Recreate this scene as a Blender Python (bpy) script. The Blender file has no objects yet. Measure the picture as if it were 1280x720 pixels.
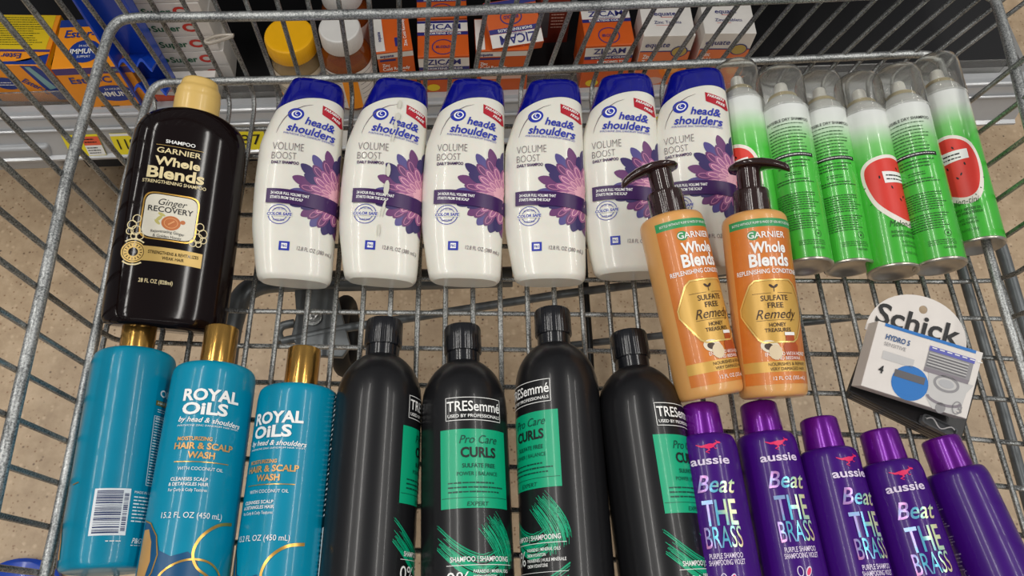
import bpy, math, random
from mathutils import Vector, Matrix
random.seed(7)
SC = bpy.context.scene
COL = SC.collection
R = math.radians
CM = 0.01
PI = math.pi

# ------------------------------------------------------------------ camera
F = 955.0
DN = Vector((-30.0, 440.0, 955.0)); DN.normalize()          # world "down" seen in camera axes (x right, y down, z forward)
upl = Vector((-DN.x, DN.y, DN.z))                           # world up in blender camera axes
XW = (Vector((1, 0, 0)) - upl * upl.x).normalized()
YW = upl.cross(XW)
ROT = Matrix((XW, YW, upl))                                 # camera -> world
CAM = Vector((0, 0, 1.15))
FLOORZ = 0.50                                               # height of the cart's wire floor
cd = bpy.data.cameras.new('camera'); cam = bpy.data.objects.new('camera', cd); COL.objects.link(cam)
cd.sensor_width = 36; cd.lens = 36 * F / 1280; cd.clip_start = 0.02
cam.matrix_world = Matrix.Translation(CAM) @ ROT.to_4x4()
SC.camera = cam

def ray(px, py):
    return (ROT @ Vector(((px - 640) / F, -(py - 360) / F, -1))).normalized()
def at(px, py, z):
    r = ray(px, py)
    return CAM + r * ((z - CAM.z) / r.z)

# ------------------------------------------------------------------ materials
def lin(c):
    c = c / 255.0
    return c / 12.92 if c <= 0.04045 else ((c + 0.055) / 1.055) ** 2.4
def rgb(t): return (lin(t[0]), lin(t[1]), lin(t[2]), 1)
MC = {}
def mat(name, col, rough=0.5, metal=0.0, coat=0.0, trans=0.0, ior=1.45, var=0.0, vscale=60, bump=0.0, alpha=1.0, spec=0.5, sss=0.0):
    if name in MC: return MC[name]
    m = bpy.data.materials.new(name); m.use_nodes = True; MC[name] = m
    nt = m.node_tree; b = nt.nodes['Principled BSDF']
    b.inputs['Base Color'].default_value = rgb(col)
    b.inputs['Roughness'].default_value = rough
    b.inputs['Metallic'].default_value = metal
    b.inputs['Coat Weight'].default_value = coat
    b.inputs['Coat Roughness'].default_value = 0.08
    b.inputs['Transmission Weight'].default_value = trans
    b.inputs['IOR'].default_value = ior
    b.inputs['Alpha'].default_value = alpha
    b.inputs['Specular IOR Level'].default_value = spec
    if sss: b.inputs['Subsurface Weight'].default_value = sss; b.inputs['Subsurface Scale'].default_value = 0.01
    tc = nt.nodes.new('ShaderNodeTexCoord')
    nz = nt.nodes.new('ShaderNodeTexNoise'); nz.inputs['Scale'].default_value = vscale; nz.inputs['Detail'].default_value = 3
    nt.links.new(tc.outputs['Object'], nz.inputs['Vector'])
    v = var if var else 0.03
    mx = nt.nodes.new('ShaderNodeMix'); mx.data_type = 'RGBA'
    mx.inputs['A'].default_value = rgb(tuple(max(0, c * (1 - v)) for c in col)); mx.inputs['B'].default_value = rgb(tuple(min(255, c * (1 + v)) for c in col))
    nt.links.new(nz.outputs['Fac'], mx.inputs['Factor']); nt.links.new(mx.outputs['Result'], b.inputs['Base Color'])
    if bump:
        bp = nt.nodes.new('ShaderNodeBump'); bp.inputs['Strength'].default_value = bump; bp.inputs['Distance'].default_value = 0.001
        nt.links.new(nz.outputs['Fac'], bp.inputs['Height']); nt.links.new(bp.outputs['Normal'], b.inputs['Normal'])
    return m

def ramp_mat(name, stops, axis, lo, hi, rough=0.3, metal=0.0, noise=0.0, nscale=30, interp='LINEAR', coat=0.0):
    """printed colour that runs along one axis of the object itself"""
    if name in MC: return MC[name]
    m = bpy.data.materials.new(name); m.use_nodes = True; MC[name] = m
    nt = m.node_tree; b = nt.nodes['Principled BSDF']; b.inputs['Roughness'].default_value = rough; b.inputs['Metallic'].default_value = metal
    b.inputs['Coat Weight'].default_value = coat
    tc = nt.nodes.new('ShaderNodeTexCoord'); sp = nt.nodes.new('ShaderNodeSeparateXYZ'); nt.links.new(tc.outputs['Object'], sp.inputs[0])
    mr = nt.nodes.new('ShaderNodeMapRange'); mr.inputs[1].default_value = lo; mr.inputs[2].default_value = hi
    src = sp.outputs[axis]
    if noise:
        nz = nt.nodes.new('ShaderNodeTexNoise'); nz.inputs['Scale'].default_value = nscale; nt.links.new(tc.outputs['Object'], nz.inputs['Vector'])
        ma = nt.nodes.new('ShaderNodeMath'); ma.operation = 'MULTIPLY_ADD'; ma.inputs[1].default_value = noise
        nt.links.new(nz.outputs['Fac'], ma.inputs[0]); nt.links.new(src, ma.inputs[2]); src = ma.outputs[0]
    nt.links.new(src, mr.inputs[0])
    cr = nt.nodes.new('ShaderNodeValToRGB'); cr.color_ramp.interpolation = interp
    els = cr.color_ramp.elements
    els[0].position = stops[0][0]; els[0].color = rgb(stops[0][1])
    els[1].position = stops[-1][0]; els[1].color = rgb(stops[-1][1])
    for p, c in stops[1:-1]:
        e = els.new(p); e.color = rgb(c)
    nt.links.new(mr.outputs[0], cr.inputs[0]); nt.links.new(cr.outputs[0], b.inputs['Base Color'])
    return m

def galvanised(name, dark, light, metal=0.75, rough=0.38):
    if name in MC: return MC[name]
    m = bpy.data.materials.new(name); m.use_nodes = True; MC[name] = m
    nt = m.node_tree; b = nt.nodes['Principled BSDF']; b.inputs['Metallic'].default_value = metal; b.inputs['Roughness'].default_value = rough
    tc = nt.nodes.new('ShaderNodeTexCoord')
    nz = nt.nodes.new('ShaderNodeTexNoise'); nz.inputs['Scale'].default_value = 700; nz.inputs['Detail'].default_value = 4; nz.inputs['Roughness'].default_value = 0.7
    n2 = nt.nodes.new('ShaderNodeTexNoise'); n2.inputs['Scale'].default_value = 25
    for n in (nz, n2): nt.links.new(tc.outputs['Object'], n.inputs['Vector'])
    ad = nt.nodes.new('ShaderNodeMath'); ad.operation = 'MULTIPLY_ADD'; ad.inputs[1].default_value = 0.35
    nt.links.new(n2.outputs['Fac'], ad.inputs[0]); nt.links.new(nz.outputs['Fac'], ad.inputs[2])
    cr = nt.nodes.new('ShaderNodeValToRGB'); cr.color_ramp.elements[0].position = 0.52; cr.color_ramp.elements[0].color = rgb(dark)
    cr.color_ramp.elements[1].position = 0.86; cr.color_ramp.elements[1].color = rgb(light)
    nt.links.new(ad.outputs[0], cr.inputs[0]); nt.links.new(cr.outputs[0], b.inputs['Base Color'])
    bp = nt.nodes.new('ShaderNodeBump'); bp.inputs['Strength'].default_value = 0.5; bp.inputs['Distance'].default_value = 0.0005
    nt.links.new(nz.outputs['Fac'], bp.inputs['Height']); nt.links.new(bp.outputs['Normal'], b.inputs['Normal'])
    return m

# ------------------------------------------------------------------ mesh building
def link(o, parent=None):
    COL.objects.link(o)
    if parent is not None: o.parent = parent
    return o

class MB:
    def __init__(s): s.v = []; s.f = []; s.m = []; s.mats = []
    def mi(s, m):
        if m not in s.mats: s.mats.append(m)
        return s.mats.index(m)
    def add(s, vs, fs, m):
        o = len(s.v); k = s.mi(m)
        s.v += [tuple(v) for v in vs]
        for f in fs: s.f.append([i + o for i in f]); s.m.append(k)
    def box(s, x0, x1, y0, y1, z0, z1, m, fn=None):
        vs = [(x, y, z) for z in (z0, z1) for y in (y0, y1) for x in (x0, x1)]
        if fn: vs = [fn(Vector(v)) for v in vs]
        s.add(vs, [(0, 2, 3, 1), (4, 5, 7, 6), (0, 1, 5, 4), (2, 6, 7, 3), (0, 4, 6, 2), (1, 3, 7, 5)], m)
    def loft(s, rings, m, c0=True, c1=True, closed=True):
        n = len(rings[0]); vs = [p for r in rings for p in r]; fs = []
        for i in range(len(rings) - 1):
            for j in range(n if closed else n - 1):
                a = i * n + j; b = i * n + (j + 1) % n
                fs.append((a, b, b + n, a + n))
        if c0: fs.append(tuple(range(n))[::-1])
        if c1: fs.append(tuple((len(rings) - 1) * n + k for k in range(n)))
        s.add(vs, fs, m)
    def tube(s, pts, r, m, n=8, caps=True):
        pts = [Vector(p) for p in pts]; rings = []; up = None
        for i, p in enumerate(pts):
            t = (pts[min(i + 1, len(pts) - 1)] - pts[max(i - 1, 0)]).normalized()
            if up is None:
                up = Vector((0, 0, 1)) if abs(t.z) < 0.9 else Vector((1, 0, 0))
            a = (up - t * up.dot(t)).normalized(); up = a; b = t.cross(a)
            rr = r[i] if isinstance(r, (list, tuple)) else r
            rings.append([p + (a * math.cos(2 * PI * k / n) + b * math.sin(2 * PI * k / n)) * rr for k in range(n)])
        s.loft(rings, m, caps, caps)
    def lathe(s, prof, m, n=48, c0=True, c1=True, x=0, y=0, flute=0, fa=0.0):
        rings = []
        for r_, z in prof:
            rr = [r_ * (1 + (fa * (0.5 + 0.5 * math.cos(flute * 2 * PI * k / n)) if flute else 0)) for k in range(n)]
            rings.append([(x + rr[k] * math.cos(2 * PI * k / n), y + rr[k] * math.sin(2 * PI * k / n), z) for k in range(n)])
        s.loft(rings, m, c0, c1)
    def build(s, name, parent=None, smooth=True, ang=35, bevel=0.0):
        me = bpy.data.meshes.new(name); me.from_pydata(s.v, [], s.f)
        for m in s.mats: me.materials.append(m)
        me.polygons.foreach_set('material_index', s.m)
        me.validate(); me.update()
        if smooth:
            me.polygons.foreach_set('use_smooth', [True] * len(me.polygons)); me.set_sharp_from_angle(angle=R(ang))
        o = link(bpy.data.objects.new(name, me), parent)
        if bevel:
            b = o.modifiers.new('bevel', 'BEVEL'); b.width = bevel; b.segments = 3; b.limit_method = 'ANGLE'; b.angle_limit = R(40)
        return o

def thing(name, label, cat, group=None, loc=(0, 0, 0)):
    o = bpy.data.objects.new(name, None); o.empty_display_size = 0.02; link(o); o.location = loc
    tag(o, label, cat, group); return o
def tag(o, label, cat, group=None):
    o['label'] = label; o['category'] = cat
    if group: o['group'] = group
    return o
def copy_thing(root, label, group=None):
    c = root.copy(); COL.objects.link(c); c['label'] = label
    for ch in list(root.children):
        d = ch.copy(); COL.objects.link(d); d.parent = c
        for g in list(ch.children):
            e = g.copy(); COL.objects.link(e); e.parent = d
    return c

def smooth_path(pts, k=6):
    """Catmull-Rom through points"""
    P = [Vector(p) for p in pts]; out = []
    for i in range(len(P) - 1):
        a = P[max(i - 1, 0)]; b = P[i]; c = P[i + 1]; d = P[min(i + 2, len(P) - 1)]
        for j in range(k):
            t = j / k
            out.append(0.5 * ((2 * b) + (c - a) * t + (2 * a - 5 * b + 4 * c - d) * t * t + (3 * b - a - 3 * c + d) * t ** 3))
    out.append(P[-1]); return out

# ------------------------------------------------------------------ lettering
TC = {}
def text_mesh(s, off, sp):
    key = (s, off, sp)
    if key in TC: return TC[key]
    c = bpy.data.curves.new('t', 'FONT'); c.body = s; c.size = 1; c.offset = off; c.space_character = sp; c.resolution_u = 3
    o = bpy.data.objects.new('t', c); COL.objects.link(o)
    dg = bpy.context.evaluated_depsgraph_get(); me = bpy.data.meshes.new_from_object(o.evaluated_get(dg))
    vs = [(v.co.x, v.co.y) for v in me.vertices]; fs = [tuple(p.vertices) for p in me.polygons]
    bpy.data.objects.remove(o); bpy.data.curves.remove(c); bpy.data.meshes.remove(me)
    TC[key] = (vs, fs); return TC[key]
CAPH = max(v[1] for v in text_mesh('H', 0, 1)[0])

class Decal:
    """printing laid on a surface: fn(x, z, off) -> point; x, z in cm"""
    def __init__(s, fn, base=0.018, step=0.014): s.fn = fn; s.mb = MB(); s.base = base; s.step = step
    def put(s, vs, fs, m, layer):
        s.mb.add([s.fn(x, z, s.base + s.step * layer) for x, z in vs], fs, m)
    def text(s, t, x, z, h, m, w=None, al='C', off=0.0, shear=0.0, rot=0.0, layer=4, sp=1.0, arc=0.0):
        vs, fs = text_mesh(t, off, sp)
        if not vs: return
        x0 = min(v[0] for v in vs); x1 = max(v[0] for v in vs); ky = h / CAPH
        kx = (w / (x1 - x0)) if w else ky * 0.95
        W = (x1 - x0) * kx; ox = {'C': -W / 2, 'L': 0, 'R': -W}[al]; c, sn = math.cos(R(rot)), math.sin(R(rot)); out = []
        for a, b in vs:
            X = (a - x0) * kx + ox; Y = b * ky - h / 2
            if arc: Y += arc * (1 - (2 * X / W) ** 2) if al == 'C' else 0
            X += shear * (Y + h / 2)
            out.append((x + X * c - Y * sn, z + X * sn + Y * c))
        s.put(out, fs, m, layer)
    def grid(s, x0, x1, z0, z1, m, layer=0, fx=None, st=0.3):
        nx = max(1, int(math.ceil(abs(x1 - x0) / st))); nz = max(1, int(math.ceil(abs(z1 - z0) / (st * 3))))
        vs = []
        for j in range(nz + 1):
            for i in range(nx + 1):
                p = (x0 + (x1 - x0) * i / nx, z0 + (z1 - z0) * j / nz); vs.append(fx(*p) if fx else p)
        fs = [(j * (nx + 1) + i, j * (nx + 1) + i + 1, (j + 1) * (nx + 1) + i + 1, (j + 1) * (nx + 1) + i) for j in range(nz) for i in range(nx)]
        s.put(vs, fs, m, layer)
    def poly(s, pts, m, layer=1, c=None, st=0.3):
        P = []
        for i in range(len(pts)):
            a, b = pts[i], pts[(i + 1) % len(pts)]; k = max(1, int(math.hypot(b[0] - a[0], b[1] - a[1]) / st))
            P += [(a[0] + (b[0] - a[0]) * t / k, a[1] + (b[1] - a[1]) * t / k) for t in range(k)]
        cx, cz = c if c else (sum(p[0] for p in P) / len(P), sum(p[1] for p in P) / len(P))
        rad = max(math.hypot(p[0] - cx, p[1] - cz) for p in P); K = max(1, int(rad / st)); n = len(P)
        vs = [(cx, cz)]; fs = []
        for k in range(1, K + 1): vs += [(cx + (p[0] - cx) * k / K, cz + (p[1] - cz) * k / K) for p in P]
        fs += [(0, 1 + i, 1 + (i + 1) % n) for i in range(n)]
        for k in range(K - 1):
            a = 1 + k * n; fs += [(a + i, a + n + i, a + n + (i + 1) % n, a + (i + 1) % n) for i in range(n)]
        s.put(vs, fs, m, layer)
    def oval(s, x, z, rx, rz, m, layer=1, rot=0, n=28, clip=None):
        c, sn = math.cos(R(rot)), math.sin(R(rot)); P = []
        for k in range(n):
            a = 2 * PI * k / n; X, Y = rx * math.cos(a), rz * math.sin(a); p = (x + X * c - Y * sn, z + X * sn + Y * c)
            if clip: p = (min(p[0], clip), p[1])
            P.append(p)
        s.poly(P, m, layer, c=(min(x, clip) if clip else x, z))
    def line(s, pts, w, m, layer=2, st=0.25, closed=False):
        P = []
        if closed: pts = list(pts) + [pts[0]]
        for i in range(len(pts) - 1):
            a, b = pts[i], pts[i + 1]; k = max(1, int(math.hypot(b[0] - a[0], b[1] - a[1]) / st))
            P += [(a[0] + (b[0] - a[0]) * t / k, a[1] + (b[1] - a[1]) * t / k) for t in range(k)]
        P.append(pts[-1]); vs = []
        for i, p in enumerate(P):
            a = P[max(i - 1, 0)]; b = P[min(i + 1, len(P) - 1)]
            if closed and i in (0, len(P) - 1): a, b = P[-2], P[1]
            dx, dz = b[0] - a[0], b[1] - a[1]; L = math.hypot(dx, dz) or 1
            ww = w(i / (len(P) - 1)) if callable(w) else w
            vs += [(p[0] - dz / L * ww / 2, p[1] + dx / L * ww / 2), (p[0] + dz / L * ww / 2, p[1] - dx / L * ww / 2)]
        s.put(vs, [(2 * i, 2 * i + 1, 2 * i + 3, 2 * i + 2) for i in range(len(P) - 1)], m, layer)
    def ring(s, x, z, r, w, m, layer=2, rz=None, a0=0, a1=360, n=40):
        rz = rz or r; full = (a1 - a0) >= 360
        pts = [(x + r * math.cos(R(a0 + (a1 - a0) * k / n)), z + rz * math.sin(R(a0 + (a1 - a0) * k / n))) for k in range(n if full else n + 1)]
        s.line(pts, w, m, layer, closed=full)
    def micro(s, x0, x1, z1, z0, rows, m, layer=3, fill=0.36, ragged=True, slope=0.0):
        """small print too fine to read: rows of broken strokes"""
        p = (z1 - z0) / rows; vs = []; fs = []
        for r_ in range(rows):
            z = z1 - p * (r_ + 0.5); x = x0; xe = x1 - (random.random() * 0.25 * (x1 - x0) if ragged else 0)
            while x < xe:
                w = random.uniform(0.12, 0.34) * max(0.5, min(1.4, p * 6)); e = min(x + w, xe); h = p * fill * random.uniform(0.75, 1.1)
                o = len(vs); zz = z + slope * (x - x0)
                vs += [(x, zz - h / 2), (e, zz - h / 2 + slope * (e - x)), (e, zz + h / 2 + slope * (e - x)), (x, zz + h / 2)]; fs.append((o, o + 1, o + 2, o + 3))
                x = e + random.uniform(0.04, 0.08)
        s.put(vs, fs, m, layer)
    def barcode(s, x0, x1, z0, z1, m, vertical=True, layer=3):
        """bars across the width, stacked up z (vertical) or side by side"""
        a, b = (z0, z1) if vertical else (x0, x1); t = a
        while t < b:
            w = random.choice((0.04, 0.07, 0.1)) * (b - a) / 3; e = min(t + w, b)
            if vertical: s.grid(x0, x1, t, e, m, layer)
            else: s.grid(t, e, z0, z1, m, layer)
            t = e + random.choice((0.04, 0.06, 0.1)) * (b - a) / 3
    def build(s, name, parent): return s.mb.build(name, parent, smooth=True)

# ------------------------------------------------------------------ bottle surfaces (units cm, standing on z = 0, front faces -Y)
class Surf:
    def __init__(s, st): s.st = st         # (z, centre x, half width, half depth, exponent)
    def par(s, z):
        st = s.st
        if z <= st[0][0]: return st[0][1:]
        if z >= st[-1][0]: return st[-1][1:]
        for i in range(len(st) - 1):
            if st[i][0] <= z <= st[i + 1][0]:
                a = st[max(i - 1, 0)]; b = st[i]; c = st[i + 1]; d = st[min(i + 2, len(st) - 1)]
                h = c[0] - b[0]; t = (z - b[0]) / h if h else 0; out = []
                for k in range(1, 5):
                    sl = (c[k] - b[k]) / h if h else 0
                    sa = (b[k] - a[k]) / (b[0] - a[0]) if b[0] > a[0] else sl
                    sd = (d[k] - c[k]) / (d[0] - c[0]) if d[0] > c[0] else sl
                    m0 = 0 if sa * sl <= 0 else 2 * sa * sl / (sa + sl); m1 = 0 if sd * sl <= 0 else 2 * sd * sl / (sd + sl)
                    if i == 0: m0 = sl
                    if i == len(st) - 2: m1 = sl
                    t2, t3 = t * t, t * t * t
                    out.append((2 * t3 - 3 * t2 + 1) * b[k] + (t3 - 2 * t2 + t) * h * m0 + (-2 * t3 + 3 * t2) * c[k] + (t3 - t2) * h * m1)
                return out
    def pt(s, th, z, grow=0.0):
        cx, hw, hd, n = s.par(z); c, sn = math.cos(th), math.sin(th); hw += grow; hd += grow
        return Vector((cx + hw * math.copysign(abs(sn) ** (2 / n), sn), -hd * math.copysign(abs(c) ** (2 / n), c), z)) * CM
    def mesh(s, mb, m, z0, z1, nz=40, N=72, c0=True, c1=True, grow=0.0, zb=None, side='below', zs=None):
        rings = []
        zs = zs or [z0 + (z1 - z0) * k / nz for k in range(nz + 1)]
        for z in zs:
            ring = []
            for k in range(N):
                th = -2 * PI * k / N + PI
                zz = z
                if zb:
                    q = math.copysign(abs(math.sin(th)) ** 0.9, math.sin(th)); b = zb(q)
                    zz = z0 + (b - z0) * (z - z0) / (z1 - z0) if side == 'below' else b + (z1 - b) * (z - z0) / (z1 - z0)
                ring.append(s.pt(th, zz, grow))
            rings.append(ring)
        rings = [r[::-1] for r in rings]
        mb.loft(rings, m, c0, c1)
    def planar(s, x, z, off):
        cx, hw, hd, n = s.par(z); q = max(-0.995, min(0.995, (x - cx) / hw)); y = -hd * (1 - abs(q) ** n) ** (1 / n)
        nx = math.copysign(abs(q) ** (n - 1), q) / hw; ny = -(abs(y) / hd) ** (n - 1) / hd; L = math.hypot(nx, ny)
        return Vector((x + nx / L * off, y + ny / L * off, z)) * CM
    def arc(s, x, z, off):
        cx, hw, hd, n = s.par(z); th = x / hw
        return Vector((cx + (hw + off) * math.sin(th), -(hd + off) * math.cos(th), z)) * CM

def lay(root, top_px, top_h, low_px, low_h, L, roll=0.0, face=None, sc=None):
    """lay a standing model down: its top centre at one sighted point, its axis through another"""
    T = at(top_px[0], top_px[1], FLOORZ + top_h); B = at(low_px[0], low_px[1], FLOORZ + low_h)
    a = (T - B).normalized(); L = L * (sc[1] if sc else 1); O = T - a * L * CM
    mid = O + a * L * CM * 0.5
    n = (CAM - mid) if face is None else Vector(face); n = (n - a * n.dot(a)).normalized()
    n = Matrix.Rotation(R(roll), 3, a) @ n
    Y = -n; X = Y.cross(a)
    M = Matrix((X, Y, a)).transposed().to_4x4(); M.translation = O
    if sc: M = M @ Matrix.Diagonal((sc[0], sc[0], sc[1], 1))
    root.matrix_world = M
    print('LAY', root.name, 'len to low pt %.1f cm' % ((T - B).length * 100), 'incl %.1f' % math.degrees(math.asin(a.z)), 'foot z %.3f' % O.z)
    return root

# common inks
W_ = mat('white ink', (243, 243, 240), 0.45)
K_ = mat('black ink', (22, 22, 24), 0.45)
GOLD = mat('gold foil', (214, 168, 84), 0.28, 0.8)

# ================================================================== PRODUCTS IN THE CART
# ------------------------------------------------------------------ white dandruff shampoo bottles
HS = Surf([(-0.75, 0.45, 2.85, 1.3, 2.6), (-0.65, 0.42, 3.05, 1.5, 2.6), (-0.2, 0.38, 3.25, 1.68, 2.6), (2.0, 0.2, 3.5, 1.8, 2.5), (4.8, 0.02, 3.74, 2.0, 2.4), (8.7, -0.02, 3.82, 2.1, 2.4),
           (12.2, 0.02, 3.76, 2.0, 2.4), (14.0, 0.2, 3.55, 1.9, 2.4), (16.8, 0.62, 3.1, 1.65, 2.4), (18.6, 0.88, 2.75, 1.4, 2.5), (19.3, 0.95, 2.55, 1.3, 2.6), (19.8, 0.92, 2.3, 1.1, 2.7), (20.0, 0.8, 1.95, 0.85, 2.8)])
hs_white = mat('pearl white plastic', (226, 223, 212), 0.3, coat=0.25, sss=0.1)
hs_blue = mat('cobalt blue plastic', (12, 17, 128), 0.1, coat=0.8, var=0.1, vscale=90)
def hs_cut(q): return 17.25 - 0.85 * q * q + 0.6 * q + 0.2
def make_hs():
    t = thing('shampoo_bottle', '', 'shampoo bottle')
    mb = MB()
    HS.mesh(mb, hs_white, -0.75, 17.0, nz=72, zb=hs_cut, c1=False)
    b = mb.build('bottle_body', t)
    mb = MB(); HS.mesh(mb, hs_blue, 16.0, 20.0, nz=18, zb=hs_cut, side='above', c0=False, grow=0.035)
    mb.build('flip_cap', t, ang=50)
    ink = mat('royal blue ink', (30, 48, 165), 0.4); gry = mat('grey ink', (104, 94, 100), 0.4); pur = mat('deep purple ink', (54, 10, 80), 0.35)
    red = mat('crimson ink', (176, 24, 44), 0.4); dpl = mat('indigo petal ink', (58, 46, 98), 0.4); mpl = mat('plum petal ink', (106, 58, 108), 0.4)
    ppk = mat('mauve petal ink', (190, 124, 158), 0.4); lpk = mat('pale pink petal ink', (232, 176, 190), 0.4)
    def gz(z):
        P = [(-1, 1.0), (6, 1.1), (9, 1.28), (12.5, .98), (15.5, .36), (30, .3)]
        for (a, b), (c, d) in zip(P, P[1:]):
            if a <= z <= c: return z - (b + (d - b) * (z - a) / (c - a))
        return z
    D = Decal(lambda x, z, off: HS.planar(x, gz(z), off))
    D.oval(-0.75, 15.75, 0.74, 0.64, ink, 1, 12); D.oval(-0.68, 15.72, 0.47, 0.40, W_, 2, 12); D.oval(-0.66, 15.72, 0.33, 0.29, ink, 3, 12)
    D.ring(-0.62, 15.76, 0.17, 0.07, W_, 4, a0=100, a1=290)
    arcp = [(-2.35, 13.9), (-2.15, 14.5), (-1.8, 15.15), (-1.3, 15.8), (-0.7, 16.35), (0.0, 16.75), (0.75, 16.98)]
    D.line(arcp, lambda u: 0.02 + 0.07 * math.sin(PI * min(1, max(0, u))), gry, 1)
    D.text('head&', 1.5, 15.02, 0.66, ink, w=2.7, off=0.02, shear=0.22, rot=-8)
    D.text('shoulders', 0.72, 14.25, 0.70, ink, w=4.35, off=0.02, shear=0.22, rot=-6)
    D.text('PYRITHIONE ZINC DANDRUFF SHAMPOO', 0.6, 13.72, 0.17, ink, w=4.6, rot=-5)
    D.poly([(1.62, 17.1), (3.45, 16.42), (3.62, 15.35), (3.4, 15.25), (1.75, 16.0), (1.62, 16.1)], red, 1)
    D.text('PARABEN', 2.55, 16.48, 0.27, W_, w=1.5, off=0.02, rot=-19); D.text('FREE', 2.95, 15.82, 0.27, W_, w=0.8, off=0.02, rot=-21)
    D.text('VOLUME', -1.15, 12.72, 0.66, gry, w=2.75, off=-0.018); D.text('BOOST', -1.45, 11.85, 0.66, gry, w=2.15, off=-0.018)
    D.text('DAILY SHAMPOO', -1.3, 11.2, 0.26, pur, w=2.4, off=0.03)
    def petal(a, r0, r1, w, c1, c2, ly):
        cx, cz = 3.75, 8.55; mr = (r0 + r1) / 2; ca, sa = math.cos(R(a)), math.sin(R(a)); P = []
        for k in range(22):
            u = 2 * PI * k / 22; X = (r1 - r0) / 2 * math.cos(u); Y = w / 2 * math.sin(u) * (1 + 0.15 * math.cos(u)) * (1 - 0.35 * math.cos(u) ** 4)
            X += mr; P.append((min(cx + X * ca - Y * sa, 3.66), cz + X * sa + Y * ca))
        D.poly(P, c1, ly, st=0.35)
        if c2:
            P2 = []
            for k in range(18):
                u = 2 * PI * k / 18; X = (r1 - r0) * 0.27 * math.cos(u) + mr + (r1 - r0) * 0.1; Y = w * 0.26 * math.sin(u); P2.append((min(cx + X * ca - Y * sa, 3.66), cz + X * sa + Y * ca))
            D.line(P2, 0.06, ppk if c2 is dpl else lpk, ly + 1, closed=True)
    for i, a in enumerate(range(90, 292, 18)): petal(a, 2.2, 4.55 if a < 200 else 4.1, 0.86, (dpl, mpl, mat('slate petal ink', (84, 76, 136), 0.4))[i % 3], None, 1)
    for i, a in enumerate(range(98, 284, 18)): petal(a, 1.7, 3.75, 0.82, mpl if i % 3 else dpl, dpl if i % 3 else None, 2)
    for i, a in enumerate(range(90, 276, 19)): petal(a, 1.0, 2.9, 0.72, mat('rose petal ink', (158, 92, 140), 0.4), mpl, 4)
    for i, a in enumerate(range(98, 266, 22)): petal(a, 0.4, 1.9, 0.6, ppk, mpl, 6)
    for i, a in enumerate(range(108, 256, 30)): petal(a, 0.2, 1.1, 0.5, lpk, mpl, 7)
    D.oval(3.6, 8.5, 0.9, 1.3, mat('blush ink', (226, 158, 176), 0.4), 5, clip=3.66)
    bent = lambda x, z: (x, z - 0.018 * max(0, x + 2.6) ** 1.8)
    D.grid(-2.62, 3.74, 7.25, 8.72, pur, 9, fx=bent)
    D.text('24 HOUR FULL VOLUME THAT', -0.62, 8.18, 0.27, W_, w=3.3, off=0.025, rot=-3, layer=10); D.text('STARTS FROM THE SCALP', -0.88, 7.75, 0.27, W_, w=2.8, off=0.025, rot=-3, layer=10)
    D.ring(-1.4, 6.15, 0.95, 0.06, ink, 2); D.ring(-1.4, 6.15, 0.66, 0.05, ink, 2, a0=20, a1=160); D.ring(-1.4, 6.15, 0.66, 0.05, ink, 2, a0=200, a1=340)
    D.grid(-2.5, -0.3, 5.92, 6.38, hs_white, 3); D.text('COLOR SAFE', -1.4, 6.15, 0.28, ink, w=2.1, off=0.03, shear=0.1)
    D.text('UP TO 100%', -1.4, 6.66, 0.15, ink, w=0.95, layer=3); D.text('FLAKE FREE', -1.4, 5.58, 0.15, ink, w=0.95, layer=3)
    D.grid(-1.2, -0.3, 2.75, 3.6, ink, 2); D.grid(-1.0, -0.5, 2.93, 3.42, W_, 3); D.text('P&G', -0.75, 3.17, 0.22, ink, w=0.42, off=0.02)
    D.text('12.8 FL OZ (380 mL)', 1.85, 2.95, 0.36, gry, w=3.0, rot=-4)
    D.build('printed_label', t)
    return t
hs = make_hs()
HSP = [  # cap top px, foot px, roll
    ((384, 103), (361, 366), 0, 'leftmost white shampoo bottle with blue cap, beside the big black bottle'),
    ((489, 103), (469, 364), 0, 'second white shampoo bottle from the left, dried drip marks down its front'),
    ((584, 104), (575, 363), 0, 'third white shampoo bottle from the left, blue cap just under the wire rail'),
    ((679, 105), (682, 361), 0, 'fourth white shampoo bottle from the left, clear of the pump bottles'),
    ((769, 99), (782, 354), 1, 'fifth white shampoo bottle from the left, left pump nozzle overlapping its flower'),
    ((856, 93), (878, 345), 3, 'rightmost white shampoo bottle, half hidden behind the left pump bottle')]
for i, (tp, lp, rl, lb) in enumerate(HSP):
    o = hs if i == 0 else copy_thing(hs, lb)
    tag(o, lb, 'shampoo bottle', 'white volume shampoo bottles')
    lay(o, tp, 0.048 + (.008 if i == 5 else 0), lp, 0.022 + (.010 if i == 5 else 0), 20.0, rl)
    if i == 1:
        D = Decal(HS.planar, base=0.02); sm = mat('dried drip residue', (205, 203, 190), 0.6)
        for (x, z, rx, rz) in [(0.95, 16.6, .16, .5), (0.85, 15.2, .22, .45), (0.7, 14.3, .16, .4), (0.55, 12.9, .12, .5), (0.35, 9.4, .2, .7), (0.3, 7.6, .25, .8), (0.15, 5.6, .12, .9), (-.1, 3.5, .1, .6), (-1.0, 10.4, .12, .1)]:
            D.oval(x, z, rx, rz, sm, 11, rot=random.uniform(-12, 12), n=9)
        D.build('drip_marks', o)['label'] = 'greyish dried drip marks'

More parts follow.
